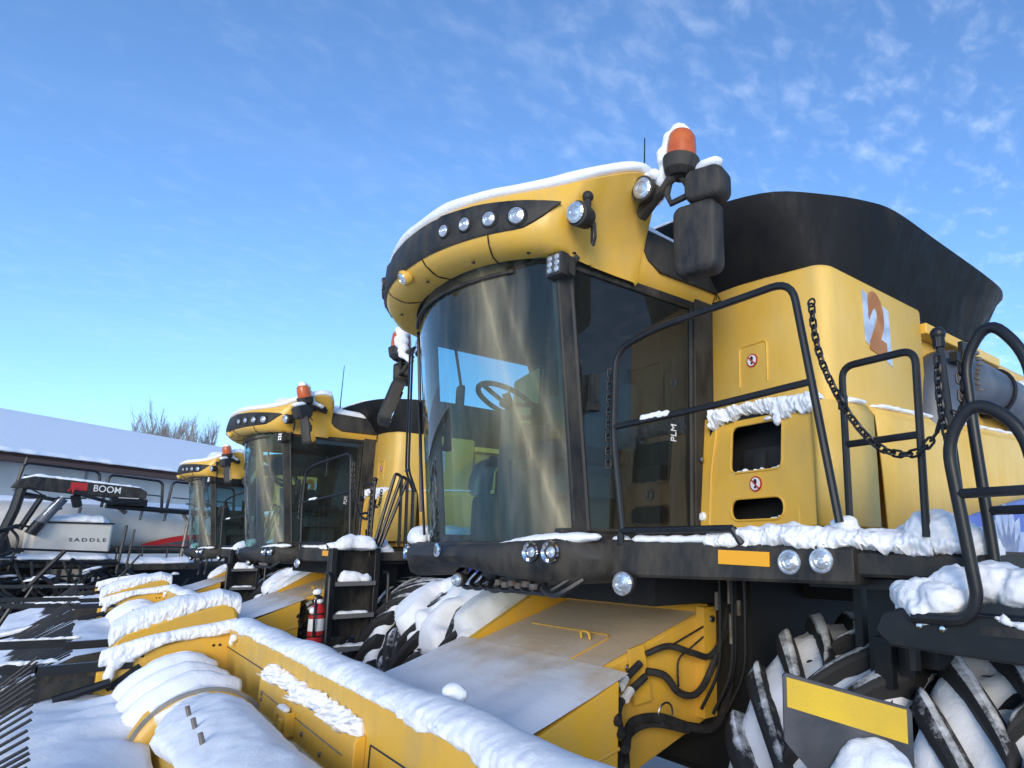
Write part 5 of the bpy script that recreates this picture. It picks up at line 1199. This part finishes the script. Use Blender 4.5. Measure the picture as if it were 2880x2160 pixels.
# --- build
C1=make_combine(); C1['label']='nearest yellow combine harvester, its number 2 sticker and grain tank in full view'
LABC=['middle yellow combine harvester with a red extinguisher hanging by its let-down steps','farthest, smallest yellow combine harvester, next to the cream air cart']
D=6.7; cops=[]
for i,dy in ((1,.12),(2,.18)):
    c=copy_tree(C1); c.location=(XM-D*i,3+dy,0); c['label']=LABC[i-1]; cops.append(c)
ladder_side(C1)
ladder_front(cops[0])
for ch in cops[0].children:
    if ch.name.startswith(('boarding_ladder',)):
        l2=copy_tree(ch,cops[1])
# parts laid out in C1's frame are already relative to their machine
for c,fold in zip(cops,((0,.30,-1.15),(0,.22,-.95))):    # mirror arms swung forward on the other two machines
    for ch in c.children:
        if ch.name.startswith('mirror_arm') and ch.location.x>0:
            ch.rotation_euler=fold
            for k in ch.children:
                if k.name.startswith('mirror'): k.rotation_euler=(.10,-.30,.35)
H1=make_header(); H1['label']='nearest yellow pick-up header, auger trough and marker board full of snow in front'
for i in (1,2):
    c=copy_tree(H1); c.location=(XM-D*i,.4+(0,.12,.18)[i],0); (add_shield(c) if i==1 else copy_tree([k for k in prev.children if k.name.startswith('end_shield')][0],c)); prev=c; c['label']=('second pick-up header, with a smooth yellow end sheet just past the nearest trough','farthest pick-up header, mostly buried in snow before the air cart')[i-1]
Hs=[]
add_marker(H1)
# fire extinguisher hung on the middle machine's steps
ex=V((XM-D-1.0+3.56-3.56,0,0)); ex=V((-7.50,1.90,1.02))
setorg(ex); T=thing('fire_extinguisher',ex,'red fire extinguisher hanging by the steps of the middle harvester','fire extinguisher')
b=G().lathe([(.001,0),(.07,0),(.075,.03),(.075,.32),(.06,.37),(.03,.40),(.03,.43),(.001,.43)],ex,(0,0,1),20).obj('cylinder',RED,T)
G().lathe([(.0765,.13),(.0765,.25)],ex,(0,0,1),20,False).obj('paper_label',WHITE,T)
G().box(ex+V((0,0,.45)),(.06,.05,.05),None,.01).box(ex+V((.04,-.03,.48)),(.12,.03,.02)).tube(cr([ex+V((.02,-.03,.44)),ex+V((.10,-.05,.3)),ex+V((.09,-.04,.08))],5),.011,6).lathe([(.079,.29),(.079,.305)],ex,(0,0,1),20,False).lathe([(.079,.07),(.079,.085)],ex,(0,0,1),20,False).span(ex+V((-.02,.08,.0)),ex+V((.03,.11,.45))).obj('valve',BLKM,T)
snow(G().sphere(ex+V((0,-.02,.51)),.05,(1,1,.8)).sphere(ex+V((.03,-.05,.33)),.04).sphere(ex+V((.0,.0,.42)),.05,(1,1,.7)),'snow_cap',T,.014,.02,.07,.006,.03,1)
make_cart(); make_discs(); make_shed()
make_tree(-66.5,2.2,12.2,3,'leftmost bare tree rising behind the shed roof'); make_tree(-65.5,3.5,12.1,8,'middle bare tree behind the shed roof, crown touching its left neighbour'); make_tree(-64,6.0,11.9,15,'rightmost bare tree behind the shed roof, standing apart')
# --- snowy yard
g=G(); rows=[]
def gz(x,y): return -.02+.05*noise.noise(V((x*.35,y*.35,0)))+.02*noise.noise(V((x*1.3,y*1.3,5)))
def ax(a,b): return [-900,-400,-200,-110,-70]+[a+(b-a)*i/80 for i in range(81)]+[60,120,300,900]
for y in ax(-25,30): rows.append([V((x,y,gz(x,y) if abs(x)<80 and abs(y)<70 else 0)) for x in ax(-45,10)])
setorg((0,0,0)); gr=g.loft(rows).obj('snow_ground',SNOW,None,ang=180); tag(gr,kind='structure')

# ---------------------------------------------------------------- light, sky, camera
SUN_DIR=V((.72,-.68,.25)).normalized()
el=math.asin(SUN_DIR.z)
w=bpy.data.worlds.new('World'); sc.world=w; w.use_nodes=True; nt=w.node_tree; bg=nt.nodes['Background']
sky=nt.nodes.new('ShaderNodeTexSky'); sky.sky_type='NISHITA'; sky.sun_disc=False; sky.sun_elevation=el; sky.sun_rotation=math.atan2(SUN_DIR.x,SUN_DIR.y)
sky.air_density=1.0; sky.dust_density=.3; sky.ozone_density=3.0; sky.altitude=100
tc=nt.nodes.new('ShaderNodeTexCoord'); sp=nt.nodes.new('ShaderNodeSeparateXYZ'); nt.links.new(tc.outputs['Generated'],sp.inputs[0])
def math_(op,a,b=None,c=None):
    n=nt.nodes.new('ShaderNodeMath'); n.operation=op
    for i,v in enumerate((a,b,c)):
        if v is None: continue
        if isinstance(v,(int,float)): n.inputs[i].default_value=v
        else: nt.links.new(v,n.inputs[i])
    return n.outputs[0]
z=math_('ADD',math_('MAXIMUM',sp.outputs['Z'],0),.12)
cx=math_('DIVIDE',sp.outputs['X'],z); cy=math_('DIVIDE',sp.outputs['Y'],z)
cb=nt.nodes.new('ShaderNodeCombineXYZ'); nt.links.new(cx,cb.inputs[0]); nt.links.new(cy,cb.inputs[1])
def noise_(scale,detail,rough,sc3,rotz=0,dist=0):
    mp=nt.nodes.new('ShaderNodeMapping'); mp.inputs['Scale'].default_value=sc3; mp.inputs['Rotation'].default_value=(0,0,rotz)
    n=nt.nodes.new('ShaderNodeTexNoise'); n.inputs['Scale'].default_value=scale; n.inputs['Detail'].default_value=detail; n.inputs['Roughness'].default_value=rough; n.inputs['Distortion'].default_value=dist
    nt.links.new(cb.outputs[0],mp.inputs[0]); nt.links.new(mp.outputs[0],n.inputs['Vector']); return n.outputs['Fac']
puff=noise_(19,5,.55,(1,.7,1),.5,.25); patch=noise_(1.1,3,.5,(1,1,1)); streak=noise_(1.6,6,.6,(1,.25,1),.9,.6)
side=nt.nodes.new('ShaderNodeMapRange'); side.inputs[1].default_value=-.35; side.inputs[2].default_value=.75; nt.links.new(math_('MULTIPLY_ADD',sp.outputs['X'],.6727,math_('MULTIPLY',sp.outputs['Y'],.74)),side.inputs[0])
p1=nt.nodes.new('ShaderNodeMapRange'); p1.interpolation_type='SMOOTHSTEP'; p1.inputs[1].default_value=.44; p1.inputs[2].default_value=1.02
nt.links.new(math_('ADD',puff,math_('MULTIPLY',math_('SUBTRACT',patch,.5),.55)),p1.inputs[0])
s1=nt.nodes.new('ShaderNodeMapRange'); s1.interpolation_type='SMOOTHSTEP'; s1.inputs[1].default_value=.5; s1.inputs[2].default_value=.85; nt.links.new(streak,s1.inputs[0])
cl=math_('MULTIPLY',math_('ADD',math_('MULTIPLY',p1.outputs[0],math_('MULTIPLY_ADD',side.outputs[0],.85,.12)),math_('MULTIPLY',s1.outputs[0],.10)),.62)
low=nt.nodes.new('ShaderNodeMapRange'); low.inputs[1].default_value=.02; low.inputs[2].default_value=.14; nt.links.new(sp.outputs['Z'],low.inputs[0])
cl=math_('MULTIPLY',cl,low.outputs[0])
hs=nt.nodes.new('ShaderNodeMixRGB'); hs.blend_type='MULTIPLY'; hs.inputs[0].default_value=1; hs.inputs[2].default_value=(.93,1.08,1.28,1); nt.links.new(sky.outputs[0],hs.inputs[1])
mxc=nt.nodes.new('ShaderNodeMixRGB'); mxc.inputs[2].default_value=(5.2,5.8,6.6,1); nt.links.new(cl,mxc.inputs[0]); nt.links.new(hs.outputs[0],mxc.inputs[1])
nt.links.new(mxc.outputs[0],bg.inputs['Color']); bg.inputs['Strength'].default_value=.15
sl=bpy.data.lights.new('sun','SUN'); sl.energy=1.45; sl.angle=math.radians(25); sl.color=(1,.86,.68)
so=bpy.data.objects.new('sun',sl); COL.objects.link(so); so.rotation_euler=SUN_DIR.to_track_quat('Z','Y').to_euler()
cam=bpy.data.cameras.new('camera'); co=bpy.data.objects.new('camera',cam); COL.objects.link(co); sc.camera=co
cam.lens=36*1382/2212; cam.sensor_width=36; cam.sensor_fit='HORIZONTAL'; cam.shift_x=(1106-1450)/2212; cam.shift_y=(918-829.5)/2212; cam.clip_start=.05; cam.clip_end=3000
r_=V((.672538,.740062,0)); u_=V((.142914,-.129875,.981177)); b_=V((.726132,-.659879,-.193112))
M=Matrix((r_,u_,b_)).transposed().to_4x4(); M.translation=V((0,0,1.95)); co.matrix_world=M
sc.view_settings.view_transform='Standard'; sc.view_settings.look='None'; sc.view_settings.exposure=.72; sc.view_settings.gamma=1
sc.cycles.max_bounces=8; sc.cycles.transparent_max_bounces=16; sc.cycles.use_denoising=True
